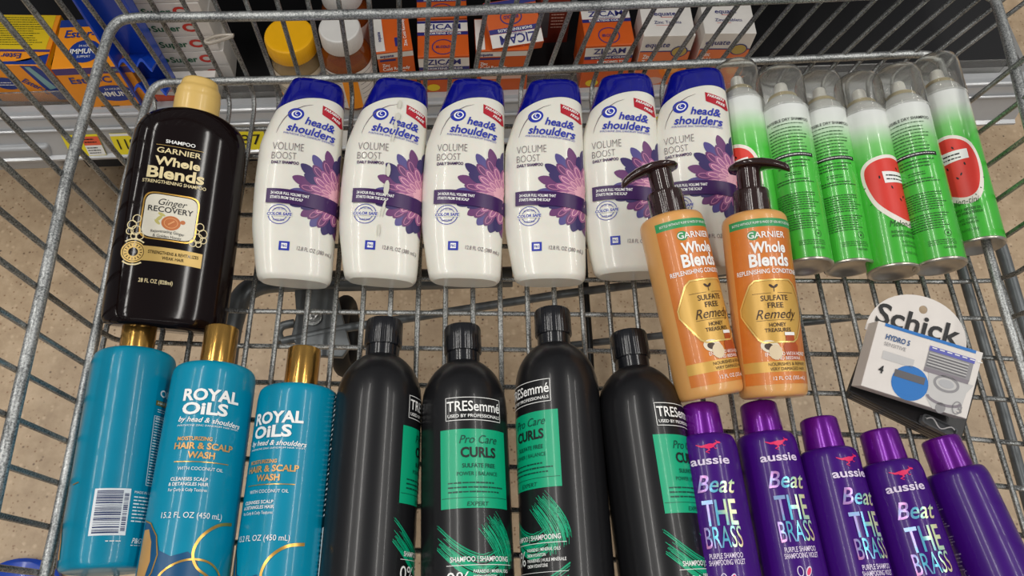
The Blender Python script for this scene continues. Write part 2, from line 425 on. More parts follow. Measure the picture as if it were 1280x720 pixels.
# ------------------------------------------------------------------ big black bottle
GB = Surf([(-1.4, 0, 4.3, 2.0, 2.6), (-1.25, 0, 4.75, 2.4, 2.6), (-0.8, 0, 4.95, 2.65, 2.6), (0.2, 0, 5.0, 2.8, 2.5), (6, 0, 5.0, 2.8, 2.5), (12, 0, 4.85, 2.7, 2.5), (15.6, 0, 4.7, 2.55, 2.5),
           (16.8, 0, 4.35, 2.35, 2.4), (17.6, 0, 3.7, 2.15, 2.3), (18.1, 0, 2.8, 1.95, 2.2), (18.35, 0, 2.0, 1.8, 2.0)])
def make_black():
    t = thing('shampoo_bottle', 'large glossy black shampoo bottle with a pale gold cap', 'shampoo bottle')
    blk = mat('glossy dark brown plastic', (18, 9, 9), 0.1, coat=0.0, spec=.35, var=0.2, vscale=12)
    cream = mat('cream ink', (232, 214, 164), 0.4); gold = mat('flat gold ink', (206, 172, 98), 0.35, 0.2)
    mb = MB(); GB.mesh(mb, blk, 0, 18.35, zs=[-1.4, -1.35, -1.25, -1.05, -.8, -.4, .2, .8, 1.4] + [2 + .6 * k for k in range(24)] + [16.4, 16.8, 17.1, 17.4, 17.6, 17.8, 18, 18.15, 18.3, 18.35]); mb.build('bottle_body', t)
    mb = MB(); cap = mat('butter gold plastic', (222, 186, 108), 0.35, coat=0.2)
    C = Surf([(18.2, 0, 1.98, 1.85, 2.2), (19.9, 0, 1.95, 1.8, 2.2), (20.0, 0, 1.9, 1.75, 2.2), (20.1, 0, 1.9, 1.75, 2.2), (20.6, 0, 1.85, 1.68, 2.2), (20.8, 0, 1.7, 1.5, 2.2), (21.5, 0, 1.5, 1.3, 2.2), (21.7, 0, 1.25, 1.05, 2.2)])
    C.mesh(mb, cap, 18.2, 21.7, nz=28); mb.build('screw_cap', t)
    D = Decal(lambda x, z, off: GB.planar(x, z - .4, off)); X = -0.88
    D.text('SHAMPOO', X, 15.0, 0.30, W_, w=2.35, off=0.02); D.line([(X - 1.9, 14.62), (X + 1.9, 14.62)], 0.03, gold)
    D.text('GARNIER', X, 14.15, 0.46, cream, w=3.5, off=0.012); D.text('Whole', X, 13.2, 0.72, cream, w=3.6, off=0.03); D.text('Blends', X, 12.15, 0.95, cream, w=4.5, off=0.03)
    D.oval(X + 0.55, 13.12, .14, .12, cream, 6)
    D.text('STRENGTHENING SHAMPOO', X, 11.32, 0.28, cream, w=5.0, off=0.012)
    def badge(k, g):
        P = []
        for i in range(60):
            u = 2 * PI * i / 60; r = 1 + 0.045 * math.cos(4 * u + PI); n = 3.6
            P.append((X + (2.2 + g) * k * r * math.copysign(abs(math.cos(u)) ** (2 / n), math.cos(u)), 8.35 + (2.05 + g) * k * r * math.copysign(abs(math.sin(u)) ** (2 / n), math.sin(u))))
        return P
    D.poly(badge(1, 0.1), GOLD, 1); D.poly(badge(1, -0.02), blk, 2); D.poly(badge(1, -0.1), mat('ivory ink', (228, 222, 204), 0.4), 3)
    D.text('Ginger', X, 9.6, 0.55, K_, w=2.2, shear=0.3, layer=5); D.text('RECOVERY', X, 8.95, 0.46, K_, w=3.5, off=0.012, layer=5)
    sl = mat('ginger slice ink', (196, 112, 56), 0.4); s2 = mat('pale ginger ink', (226, 158, 100), 0.4); lf = mat('yellow leaf ink', (196, 186, 108), 0.4)
    D.oval(X + .15, 7.85, .75, .62, sl, 4); D.ring(X + .15, 7.85, .52, .06, s2, 5, rz=.42); D.line([(X - .05, 7.7), (X + .4, 8.05)], .12, s2, 6); D.oval(X + 1.05, 8.05, .2, .18, sl, 4)
    D.oval(X - .8, 8.15, .32, .14, lf, 4, 50); D.oval(X - .65, 8.5, .3, .12, lf, 4, -20); D.oval(X - .9, 7.8, .28, .12, lf, 4, -40)
    D.text('Rejuvenating Ginger', X, 6.98, 0.24, K_, w=2.6, arc=0.1, layer=5); D.text('& Golden Honey', X, 6.65, 0.24, K_, w=2.2, layer=5)
    for sd in (-1, 1):
        for (dx, dz, r_) in [(2.45, 7.9, .3), (2.75, 7.35, .33), (2.4, 6.9, .36), (2.85, 6.8, .25), (2.05, 6.45, .28), (2.5, 6.4, .22)]: D.ring(X + sd * dx, dz, r_, .07, cream, 2, rz=r_ * 1.1)
    fxw = lambda x, z: (x, z - 0.02 * (x - X) ** 2 * 0.6)
    D.grid(X - 1.9, X + 2.95, 4.45, 5.7, gold, 2, fx=fxw)
    D.oval(X - 2.35, 5.05, .92, .92, gold, 3); D.ring(X - 2.35, 5.05, .78, .04, blk, 4); D.oval(X - 2.35, 5.05, .36, .36, blk, 4); D.ring(X - 2.35, 5.05, .58, .2, blk, 4, a0=20, a1=25)
    for k in range(16): D.line([(X - 2.35 + .5 * math.cos(k * PI / 8), 5.05 + .5 * math.sin(k * PI / 8)), (X - 2.35 + .68 * math.cos(k * PI / 8), 5.05 + .68 * math.sin(k * PI / 8))], .06, blk, 4)
    D.ring(X - 2.35, 5.05, 1.08, .12, cream, 3, a0=50, a1=130); D.ring(X - 2.35, 5.05, 1.08, .12, cream, 3, a0=230, a1=310)
    D.text('STRENGTHENS & REVITALIZES', X + .7, 5.22, 0.26, blk, w=3.9, off=0.01); D.text('WEAK HAIR', X + .7, 4.8, 0.26, blk, w=1.7, off=0.01)
    D.text('28 FL OZ (828ml)', X - .35, 2.75, 0.32, cream, w=2.6, off=0.01)
    D.build('printed_label', t)
    return t
gb = make_black()
tag(gb, 'large glossy black shampoo bottle with a pale gold screw cap, beside the white bottles', 'shampoo bottle')
lay(gb, (251, 101), 0.085, (208, 394), 0.030, 21.7, 1)

# ------------------------------------------------------------------ conditioner pump bottles
PB = Surf([(0.0, 0, 2.31, 2.31, 2), (0.12, 0, 2.53, 2.53, 2), (0.45, 0, 2.67, 2.67, 2), (1.2, 0, 2.71, 2.71, 2), (14.2, 0, 2.71, 2.71, 2), (14.9, 0, 2.65, 2.65, 2), (15.25, 0, 2.44, 2.44, 2), (15.45, 0, 1.99, 1.99, 2), (15.55, 0, 1.36, 1.36, 2)])
def make_pump(turn):
    t = thing('pump_bottle', '', 'pump bottle')
    peach = mat('peach plastic', (220, 162, 94), 0.3, coat=0.3, sss=0.1); brown = mat('dark brown plastic', (44, 26, 24), 0.12, coat=0.6, var=0.15, vscale=25)
    mb = MB(); PB.mesh(mb, peach, 0, 15.55, zs=[0, .05, .12, .25, .45, .8, 1.2, 3, 6, 9, 12, 13.5, 14.2, 14.5, 14.75, 14.95, 15.1, 15.25, 15.38, 15.48, 15.55]); mb.build('bottle_body', t)
    mb = MB(); mb.lathe([(r * CM, z * CM) for r, z in [(1.5, 15.3), (1.52, 15.5), (1.5, 17.4), (1.42, 17.62), (1.15, 17.75), (1.05, 17.75)]], brown, flute=44, fa=0.012, n=132); mb.build('pump_collar', t)
    mb = MB(); mb.lathe([(r * CM, z * CM) for r, z in [(1.0, 17.6), (1.02, 19.4), (1.05, 19.6)]], brown, n=40)
    # broad swept head with the nozzle drooping at its tip
    rings = []; M = Matrix.Rotation(R(turn), 3, 'Z')
    prof = [(x, w * 1.08, h * 1.45, z) for x, w, h, z in [(-1.6, .1, .05, 19.8), (-1.55, .6, .18, 19.8), (-1.2, 1.05, .26, 19.82), (-.6, 1.35, .32, 19.86), (.1, 1.42, .34, 19.88), (.8, 1.32, .34, 19.86), (1.5, 1.06, .32, 19.78), (2.1, .78, .3, 19.62), (2.7, .58, .28, 19.36), (3.2, .48, .26, 19.06), (3.4, .34, .2, 18.9), (3.45, .15, .1, 18.85)]]
    for (x, w, h, z) in prof: rings.append([M @ (Vector((x, w * math.cos(2 * PI * k / 24), z + h * math.sin(2 * PI * k / 24))) * CM) for k in range(24)])
    mb.loft(rings, brown); h = mb.build('pump_head', t, ang=60)
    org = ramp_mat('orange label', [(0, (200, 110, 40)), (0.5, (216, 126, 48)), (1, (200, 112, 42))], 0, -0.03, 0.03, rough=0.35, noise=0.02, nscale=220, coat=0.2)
    grn = mat('leaf green ink', (52, 150, 88), 0.4); hexg = mat('hexagon gold', (212, 168, 84), 0.35, 0.2)
    D = Decal(PB.arc); A = 3.2
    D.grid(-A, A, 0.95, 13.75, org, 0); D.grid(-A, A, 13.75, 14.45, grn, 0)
    D.text('BOTTLE WITHOUT PUMP IS MADE OF 100% RECYCLED PLASTIC', 0, 14.1, 0.2, W_, w=5.6)
    D.oval(-1.15, 13.05, .44, .4, grn, 1); D.text('GARNIER', 0, 13.05, 0.5, W_, w=3.1, off=0.012)
    D.text('Whole', 0, 12.0, 0.85, W_, w=2.9, off=0.03); D.text('Blends', 0, 10.95, 1.0, W_, w=3.3, off=0.03)
    D.text('REPLENISHING CONDITIONER', 0, 10.0, 0.36, W_, w=5.6, off=0.012)
    hx = [(-1.45, 9.35), (1.45, 9.35), (1.9, 9.0), (2.9, 7.1), (2.9, 6.5), (1.6, 4.4), (1.2, 4.15), (-1.2, 4.15), (-1.6, 4.4), (-2.9, 6.5), (-2.9, 7.1), (-1.9, 9.0)]
    D.poly(hx, hexg, 1); D.line([(x * .97, 6.75 + (z - 6.75) * .97) for x, z in hx], .12, mat('bright gold foil', (240, 206, 124), 0.3, 0.5), 6, closed=True)
    dk = mat('brown ink', (62, 40, 24), 0.4)
    D.oval(-.18, 8.75, .22, .1, dk, 3, 140); D.oval(.18, 8.75, .22, .1, dk, 3, 40); D.line([(0, 8.3), (0, 8.75)], .06, dk, 3)
    D.line([(-1.7, 8.2), (-.25, 8.2)], .03, dk, 3); D.line([(.25, 8.2), (1.7, 8.2)], .03, dk, 3)
    D.text('SULFATE', 0, 7.8, .42, dk, w=2.2, off=0.012); D.text('FREE', 0, 7.2, .42, dk, w=1.25, off=0.012); D.text('Remedy', 0, 6.5, .75, dk, w=3.2, shear=.35)
    D.line([(-1.6, 6.0), (1.6, 6.0)], .03, dk, 3); D.text('HONEY', 0, 5.62, .3, dk, w=1.35, off=.015); D.text('TREASURES', 0, 5.2, .3, dk, w=2.1, off=.015)
    D.text('HONEY', -2.1, 5.35, .25, GOLD, w=1.4, rot=-58)
    D.oval(-.75, 3.9, .75, .5, mat('almond white ink', (232, 220, 196), .4), 3, -20); D.oval(-.85, 3.9, .36, .26, dk, 4, -20); D.oval(-.4, 3.45, .5, .6, mat('blossom ink', (222, 202, 168), .4), 5)
    hj = mat('honey jar ink', (172, 76, 34), .4); D.poly([(.5, 4.9), (1.3, 4.9), (1.3, 4.3), (1.6, 3.9), (1.5, 2.8), (.4, 2.8), (.25, 3.9), (.5, 4.3)], hj, 4); D.grid(.45, 1.35, 4.75, 5.0, W_, 5)
    D.grid(-A, A, 1.9, 2.75, hexg, 1); D.text('ENRICHED WITH HONEY', 0.6, 3.3, .28, W_, w=3.6); D.text('AND BEESWAX', .6, 2.95, .24, W_, w=2.2)
    D.text('NOURISHES & REPAIRS', .6, 2.5, .25, dk, w=3.3); D.text('VERY DAMAGED HAIR', .6, 2.12, .25, dk, w=3.1); D.text('12 FL OZ (355 mL)', .6, 1.4, .28, W_, w=2.8)
    D.build('printed_label', t)
    return t
for i, (tp, lp, roll, turn, lb) in enumerate([((822, 206), (886, 484), 38, 196, 'peach conditioner pump bottle on the left of the pair, nozzle pointing left'),
                                             ((934, 204), (966, 487), 20, -14, 'peach conditioner pump bottle on the right of the pair, nozzle pointing right')]):
    o = make_pump(turn - roll); tag(o, lb, 'pump bottle', 'peach conditioner pump bottles')
    lay(o, tp, 0.100, lp, 0.056, 20.2, roll)

# ------------------------------------------------------------------ dry shampoo spray cans
SCN = Surf([(0.0, 0, 2.38, 2.38, 2), (15.0, 0, 2.38, 2.38, 2)])
CANL = 18.9
def make_can(variant):
    t = thing('spray_can', '', 'spray can')
    body = ramp_mat('green to white can print', [(0, (66, 182, 54)), (0.62, (74, 190, 64)), (0.74, (128, 206, 116)), (0.88, (224, 230, 222)), (1, (228, 229, 228))], 2, 0.0, 0.15, rough=0.25, coat=0.4)
    alu = mat('brushed can metal', (196, 190, 180), 0.3, 0.85); wht = mat('white spray nozzle', (242, 240, 235), 0.35); brass = mat('champagne ring', (206, 190, 150), 0.3, 0.7)
    mb = MB(); mb.lathe([(r * CM, z * CM) for r, z in [(2.34, .14), (2.38, .22), (2.38, 14.6), (2.36, 14.72), (2.28, 14.8), (2.26, 14.9), (2.2, 15.05), (1.95, 15.5), (1.6, 15.85), (1.35, 16.0)]], body, n=64, c0=False); mb.build('can_body', t)
    mb = MB(); mb.lathe([(r * CM, z * CM) for r, z in [(.01, .75), (.9, .66), (1.6, .42), (2.0, .12), (2.15, -.02), (2.28, -.06), (2.4, .02), (2.42, .12), (2.36, .2)]], alu, n=64, c0=False, c1=False); mb.build('can_base', t)['label'] = 'bare metal domed base'
    mb = MB(); mb.lathe([(r * CM, z * CM) for r, z in [(1.4, 15.9), (1.5, 16.0), (1.5, 16.2), (1.38, 16.3), (1.0, 16.25)]], brass, n=48); v = mb.build('valve_ring', t)
    mb = MB(); mb.lathe([(r * CM, z * CM) for r, z in [(.95, 16.2), (.92, 16.6), (.72, 16.9), (.66, 17.5), (.55, 17.65), (.2, 17.7)]], wht, n=32); mb.build('spray_nozzle', t)
    cl = mat('clear cap plastic', (244, 244, 240), 0.06, trans=0.96, ior=1.3, var=0.01)
    mb = MB(); prof = [(2.42, 14.5), (2.43, 14.55), (2.40, 17.8), (2.34, 18.3), (2.2, 18.65), (1.9, 18.85), (.01, 18.9), (.01, 18.82), (1.86, 18.77), (2.12, 18.58), (2.26, 18.25), (2.32, 17.8), (2.36, 14.55)]
    mb.lathe([(r * CM, z * CM) for r, z in prof + [prof[0]]], cl, n=64, c0=False, c1=False); mb.build('clear_cap', t)['label'] = 'clear plastic overcap'
    D = Decal(SCN.arc); dg = mat('dark green ink', (40, 84, 40), .45)
    if variant == 'back':
        D.text('INVISIBLE DRY SHAMPOO', 0, 12.9, .26, K_, w=4.4, off=.01); D.micro(-1.7, 1.9, 12.6, 12.4, 1, dg)
        D.micro(-2.1, 2.0, 12.25, 9.75, 8, dg, fill=.26); D.grid(-2.1, 2.1, 9.3, 9.65, K_, 2); D.micro(-1.9, 2.0, 9.58, 9.4, 1, W_); D.micro(-1.6, 1.9, 9.1, 8.2, 3, dg); D.micro(-1.0, .6, 7.9, 7.5, 2, dg); D.micro(-2.0, 1.8, 7.3, 6.8, 2, dg)
        D.micro(-2.2, 1.9, 6.0, 4.3, 8, dg); D.micro(-2.2, 1.9, 4.1, 2.6, 7, dg)
        D.text('GARNIER', 1.2, .95, .2, dg, w=1.2); D.micro(-.6, 2.0, 1.7, 1.2, 3, dg); D.ring(1.3, 2.2, .3, .04, dg); D.oval(1.3, 2.2, .1, .1, dg, 3)
        D.grid(-2.9, -2.35, 1.5, 4.2, W_, 2); D.barcode(-2.85, -2.4, 1.6, 4.1, K_)
        D.micro(-2.9, -1.9, 1.2, .8, 2, dg)
    else:
        red = mat('watermelon red ink', (222, 62, 52), .4); pale = mat('melon rim ink', (240, 232, 222), .4)
        cx = 0.0
        wm = [(-2.9, 8.2), (-2.6, 6.6), (-1.9, 5.1), (-.6, 3.9), (1.0, 3.3), (2.2, 3.9), (2.9, 5.6), (3.0, 7.6), (2.3, 9.2), (.6, 10.0), (-1.4, 9.8), (-2.6, 9.2)]
        sm_ = [(p.x, p.y) for p in smooth_path([Vector((x, z, 0)) for x, z in wm[-2:] + wm + wm[:2]], 5)][10:-5]
        D.poly(sm_, pale, 1, c=(.1, 6.6)); D.poly([(.1 + (x - .1) * .88, 6.75 + (z - 6.6) * .86) for x, z in sm_], red, 2, c=(.1, 6.75))
        for (x, z, r_) in [(-.2, 6.9, 20), (.9, 6.1, -30), (.5, 5.8, 40), (1.4, 7.0, 10), (-1.2, 7.9, 0), (.7, 8.7, 30)]: D.oval(cx + x, z, .08, .16, K_, 3, r_, n=10)
        for (x, z) in [(-2.4, 5.6), (-1.7, 4.7), (1.7, 4.0), (2.3, 4.6), (-2.7, 7.2), (2.9, 5.6)]: D.oval(cx + x, z, .05, .09, dg, 3, x * 30, n=8)
        D.poly([(-.9, 8.4), (1.9, 8.4), (1.9, 7.5), (-.8, 7.3)], W_, 4); D.micro(-.6, 1.7, 8.2, 7.5, 2, K_, 5)
        D.text('Melon-tini', .3, 3.6, .55, dg, w=2.9, shear=.3); D.text('INSTANTLY ABSORBS OIL', .4, 2.85, .22, dg, w=3.0, off=.015); D.text('WITH NO VISIBLE RESIDUE', .4, 2.5, .22, dg, w=3.1, off=.015)
        D.text('RICE STARCH', .5, 1.95, .2, dg, w=1.5); D.text('+ WATERMELON', .5, 1.62, .2, dg, w=1.7); D.text('4.4 OZ (125g)', .5, 1.0, .2, dg, w=1.5)
    D.build('printed_label', t)
    return t
cb = make_can('back'); cf = make_can('front')
CANS = [(cf, (918, 84), (958, 330), -48, 'leftmost green and white spray can, wedged between the last white bottle and its neighbour'),
        (cb, (973, 92), (1010, 336), 4, 'second green and white spray can from the left, small print facing up'),
        (cb, (1021, 98), (1063, 343), 8, 'third green and white spray can from the left, white barcode on its left side'),
        (cf, (1070, 100), (1119, 350), 38, 'fourth green and white spray can, lowest metal base, half watermelon picture showing'),
        (cb, (1118, 90), (1175, 334), 2, 'fifth green and white spray can, small print up, between two watermelon cans'),
        (cf, (1166, 76), (1227, 317), -22, 'rightmost green and white spray can, beside the end wall of the cart')]
used = set()
for (src, tp, lp, roll, lb), hh in zip(CANS, (0, .012, .0, .008, .020, .004)):
    if src.name in used: o = copy_thing(src, lb)
    else: o = src; used.add(src.name)
    tag(o, lb, 'spray can', 'green and white spray cans'); lay(o, tp, 0.042 + hh, lp, 0.024 + hh, CANL, roll, sc=(.93, 1.10))

# ------------------------------------------------------------------ teal oils bottles
RO = Surf([(0.0, 0, 2.77, 2.77, 2), (0.1, 0, 3.01, 3.01, 2), (0.4, 0, 3.17, 3.17, 2), (1.2, 0, 3.25, 3.25, 2), (15.9, 0, 3.22, 3.22, 2), (16.5, 0, 3.17, 3.17, 2), (16.85, 0, 3.0, 3.0, 2), (17.0, 0, 2.6, 2.6, 2), (17.1, 0, 1.53, 1.53, 2)])
def make_teal(variant):
    t = thing('hair_wash_bottle', '', 'hair wash bottle')
    teal = mat('satin teal plastic', (0, 138, 170), 0.3, coat=0.25, spec=.3); gold = mat('brushed gold cap', (214, 160, 84), 0.2, 0.95, var=0.25, vscale=40)
    navy = mat('petrol blue ink', (8, 78, 122), .35); tan = mat('tan gold ink', (212, 164, 100), .35, .3)
    mb = MB(); RO.mesh(mb, teal, 0, 17.1, zs=[0, .04, .1, .22, .4, .8, 1.2, 4, 8, 12, 15, 15.9, 16.2, 16.5, 16.65, 16.8, 16.9, 17, 17.06, 17.1]); mb.build('bottle_body', t)
    mb = MB(); mb.lathe([(r * CM, z * CM) for r, z in [(1.36, 16.9), (1.36, 20.55), (1.32, 20.65), (1.22, 20.7), (1.16, 20.6), (.1, 20.58)]], gold, n=64); mb.build('gold_cap', t)['label'] = 'shiny gold cap'
    D = Decal(lambda x, z, off: RO.arc(x, 5.1 + (z - 5.1) * (.905 if z > 5.1 else 1), off))
    if variant == 'front':
        D.text('ROYAL', 0, 14.95, .95, W_, w=4.2, off=.035); D.text('OiLS', -.35, 13.75, .95, W_, w=3.35, off=.035)
        D.text('by head & shoulders', .15, 12.75, .42, W_, w=4.7, off=.015, shear=.2, rot=-3); D.text('PYRITHIONE ZINC DANDRUFF HAIR WASH', .1, 12.3, .14, W_, w=4.6)
        D.text('MOISTURIZING', -.75, 11.2, .3, tan, w=2.5, off=.025); D.text('HAIR & SCALP', 0, 10.6, .5, tan, w=4.3, off=.03); D.text('WASH', -.1, 9.85, .5, tan, w=1.9, off=.03); D.line([(-2, 9.3), (2, 9.3)], .07, GOLD)
        D.text('WITH COCONUT OIL', 0, 8.75, .26, W_, w=3.2); D.text('CLEANSES SCALP', -.7, 7.9, .26, W_, w=2.6, off=.015); D.text('& DETANGLES HAIR', -.7, 7.5, .26, W_, w=2.8, off=.015); D.text('For Curly & Coily Textures', -.7, 7.05, .24, W_, w=2.7)
        D.text('15.2 FL OZ (450 mL)', -.1, 5.1, .42, W_, w=4.3)
        P = [(-4.2, 4.9), (-3.2, 4.6), (-2.4, 3.7), (-2.0, 2.7), (-.9, 2.2), (0, 2.6), (.7, 2.1), (1.1, .8), (1.2, .3), (-4.2, .3)]
        D.poly(P, navy, 1); D.poly([(-4.0, 4.2), (-3.3, 4.2), (-2.8, 3.3), (-2.6, 2.0), (-2.9, .9), (-3.5, .4), (-4.0, .4)], tan, 2)
        D.line([(-4.2, 4.9), (-3.2, 4.6), (-2.4, 3.7), (-2.05, 2.4), (-2.3, 1.2), (-3.0, .3)], .1, GOLD, 3)
        sw = [(Vector((x, z, 0))) for x, z in [(3.2, 4.7), (1.9, 4.5), (.8, 3.7), (.35, 2.6), (.7, 1.6), (1.6, 1.0), (2.6, .4)]]
        D.line([(p.x, p.y) for p in smooth_path(sw)], lambda u: .24 - .1 * u, GOLD, 3)
        sw = [(Vector((x, z, 0))) for x, z in [(-2.0, .2), (-1.6, 1.1), (-.7, 1.8), (.4, 2.1), (1.6, 1.9), (2.5, 1.2), (2.9, .3)]]
        D.line([(p.x, p.y) for p in smooth_path(sw)], .14, GOLD, 4)
    else:
        f0 = D.fn; D.fn = lambda x, z, off: f0(x - 1.25, z, off)
        lw = mat('label white', (226, 232, 236), .4)
        D.grid(-.2, 2.25, 2.2, 5.6, lw, 1); D.barcode(.0, 1.75, 2.35, 5.45, mat('navy ink', (28, 48, 98), .4)); D.barcode(1.85, 2.15, 2.5, 5.3, mat('navy ink', (28, 48, 98), .4), layer=3)
        D.line([(3.3, 12.0), (5.6, 12.0), (5.6, 6.0), (3.3, 6.0)], .05, W_, 2, closed=True); D.micro(3.4, 5.5, 11.9, 6.1, 24, W_, 2, ragged=True)
        D.text('Drug Facts', 3.95, 11.8, .25, W_, w=1.0, off=.02); D.text('MADE IN U.S.A.', 3.35, 5.35, .2, W_, w=1.7); D.micro(2.5, 4.6, 5.1, 3.1, 8, W_)
        D.text('P&G', 3.1, 1.85, .36, W_, w=.7, off=.02, shear=.2); D.micro(2.7, 3.5, 1.6, 1.45, 1, W_); D.micro(1.0, 2.0, 1.9, 1.7, 1, W_)
        D.grid(3.3, 6.0, 12.95, 13.4, GOLD, 1); D.text('HAIR & SCALP', 4.6, 13.17, .25, W_, w=2.3); D.micro(3.5, 5.8, 12.7, 12.3, 2, W_); D.text('OiLS', 4.4, 14.1, .6, W_, w=1.7, off=.03)
        D.line([(-2.4, 6.2), (-1.7, 6.3)], .1, GOLD, 2)
        D.poly([(-4.4, 3.8), (-3.5, 3.2), (-3.0, 2.2), (-2.8, 1.0), (-3.0, .3), (-4.6, .3)], navy, 1); D.line([(-4.2, 4.0), (-3.4, 3.2), (-2.9, 2.0), (-2.75, .8)], lambda u: .06 + .22 * u, tan, 2)
    D.build('printed_label', t)
    return t
tb = make_teal('back'); tf = make_teal('front')
TE = [(tb, (177, 395), (146, 610), 0, 'leftmost teal hair wash bottle, back label with barcode facing up'),
      (tf, (278, 411), (247, 610), 0, 'middle teal hair wash bottle with white lettering, between the two others'),
      (tf, (381, 437), (361, 610), -28, 'rightmost teal hair wash bottle, lettering turned left, beside a black bottle')]
used = set()
for (src, tp, lp, roll, lb), hh in zip(TE, (0, .010, .0)):
    if src.name in used: o = copy_thing(src, lb)
    else: o = src; used.add(src.name)
    tag(o, lb, 'hair wash bottle', 'teal hair wash bottles'); lay(o, tp, 0.036 + hh, lp, 0.036 + hh, 20.7, roll)

# ------------------------------------------------------------------ black salon shampoo bottles
TR = Surf([(0.0, 0, 3.02, 3.02, 2), (.12, 0, 3.29, 3.29, 2), (.5, 0, 3.48, 3.48, 2), (1.5, 0, 3.52, 3.52, 2), (19.4, 0, 3.5, 3.5, 2), (20.6, 0, 3.4, 3.4, 2), (21.6, 0, 3.16, 3.16, 2), (22.5, 0, 2.7, 2.7, 2), (23.2, 0, 2.1, 2.1, 2), (23.6, 0, 1.6, 1.6, 2), (23.75, 0, 1.33, 1.33, 2)])
def make_tres():
    t = thing('shampoo_bottle', '', 'shampoo bottle')
    blk = mat('satin black plastic', (23, 23, 25), 0.3, coat=0.15, spec=.4); cp = mat('ribbed black plastic', (20, 21, 25), 0.2, coat=0.3)
    mb = MB(); TR.mesh(mb, blk, 0, 23.75, zs=[0, .05, .12, .3, .5, .9, 1.5, 6, 12, 17, 19.4, 19.8, 20.2, 20.6, 21, 21.3, 21.6, 21.9, 22.2, 22.5, 22.75, 23, 23.2, 23.4, 23.6, 23.75]); mb.build('bottle_body', t)
    mb = MB(); mb.lathe([(r * CM, z * CM) for r, z in [(1.4, 23.6), (1.42, 24.7)]], cp, n=48); mb.lathe([(r * CM, z * CM) for r, z in [(1.5, 24.6), (1.56, 24.7), (1.54, 26.75), (1.46, 26.95), (1.3, 27.0)]], cp, n=120, flute=40, fa=0.02); mb.build('ribbed_cap', t)
    grn = mat('emerald label foil', (0, 166, 120), 0.35, 0.0, coat=.15); dk = mat('label dark green ink', (6, 70, 56), .4)
    D = Decal(TR.arc)
    D.line([(-2.3, 19.8), (2.3, 19.8), (2.3, 18.0), (-2.3, 18.0)], .05, W_, 2, closed=True)
    D.text('TRESemmé', 0, 19.1, .78, W_, w=4.4, off=.012); D.text('USED BY PROFESSIONALS', 0, 18.33, .24, W_, w=4.3, off=.012)
    D.grid(-2.8, 2.8, 11.4, 17.3, grn, 1); D.text('Pro Care', .2, 16.5, .62, dk, w=3.0, shear=.3); D.text('CURLS', .2, 15.5, .72, K_, w=2.8, off=.03)
    D.text('SULFATE FREE', .2, 14.5, .3, dk, w=2.6, off=.015); D.text('POWER | BALANCE', .1, 13.9, .28, dk, w=3.2); D.micro(-2.2, 2.4, 13.4, 12.4, 3, dk, fill=.35); D.line([(-2.7, 12.15), (2.7, 12.15)], .04, dk, 2); D.text('EXPERT', 0, 11.7, .3, dk, w=1.6, shear=.2)
    random.seed(21)
    for k in range(70):      # loose painted brush strokes
        a = random.uniform(0, 1); s0 = random.uniform(.0, .25); ln = random.uniform(.45, .75); off = random.uniform(-1.9, 1.5)
        pts = []
        for j in range(9):
            u = s0 + ln * j / 8; pts.append((-3.2 + 3.6 * u * 1.6, 9.6 - 2.3 * math.sin(u * PI * .75) + off * .55 + 1.9 * max(0, u - .6)))
        D.line(pts, random.uniform(.02, .05), grn, 1)
    for k in range(60):
        off = random.uniform(-2, 1.8); pts = [(1.0 + 1.3 * math.sin(u * 2.2) + off * .45 + (u - .5) * .8, 10.8 - 4.2 * u + off * .3) for u in [random.uniform(0, .3) + .08 * j for j in range(9)]]
        D.line(pts, random.uniform(.02, .05), grn, 1)
    for k in range(34):
        off = random.uniform(-1, 1); pts = [(-3.2 + off * .3 + j * .75, 3.4 + off * 1.6 - .25 * j + .05 * j * j) for j in range(9)]
        D.line(pts, random.uniform(.03, .06), grn, 1)
    D.text('SHAMPOO | SHAMPOOING', .2, 7.85, .34, W_, w=4.6, off=.015); D.line([(-2.4, 7.45), (2.9, 7.45)], .04, W_, 2); D.text('0%', -1.55, 6.5, 1.0, W_, w=1.7)
    for k, s_ in enumerate(['PARABENS | MINERAL OILS', 'DMDM HYDANTOIN', 'PARABÈNES | HUILE MINÉRALE', 'DMDM HYDANTOÏNE']): D.text(s_, -.45, 7.02 - k * .37, .22, W_, w=len(s_) * .125, al='L', off=.01)
    D.line([(-2.4, 5.45), (2.9, 5.45)], .03, W_, 2); D.text('20 FL OZ | 592 mL', -.2, 5.0, .36, W_, w=2.8)
    D.micro(-10.7, -9.3, 20.5, 10.5, 26, W_, ragged=True); D.grid(-10.5, -9.5, 3.5, 9.8, W_, 1); D.barcode(-10.4, -9.9, 3.7, 9.6, K_)
    return t, D
tr, D = make_tres(); D.build('printed_label', tr)
TRP = [((481, 402), (464, 640), 80, 'leftmost black shampoo bottle, label turned away to the right, beside teal bottle'),
       ((578, 410), (583, 640), 14, 'second black shampoo bottle with its emerald label facing up'),
       ((690, 389), (705, 640), -46, 'third black shampoo bottle, cap highest of the four, label turned to its left'),
       ((785, 417), (819, 640), 57, 'rightmost black shampoo bottle, beside the purple bottles')]
for i, (tp, lp, roll, lb) in enumerate(TRP):
    o = tr if i == 0 else copy_thing(tr, lb)
    tag(o, lb, 'shampoo bottle', 'black salon shampoo bottles'); lay(o, tp, 0.038, lp, 0.038, 27.0, roll)

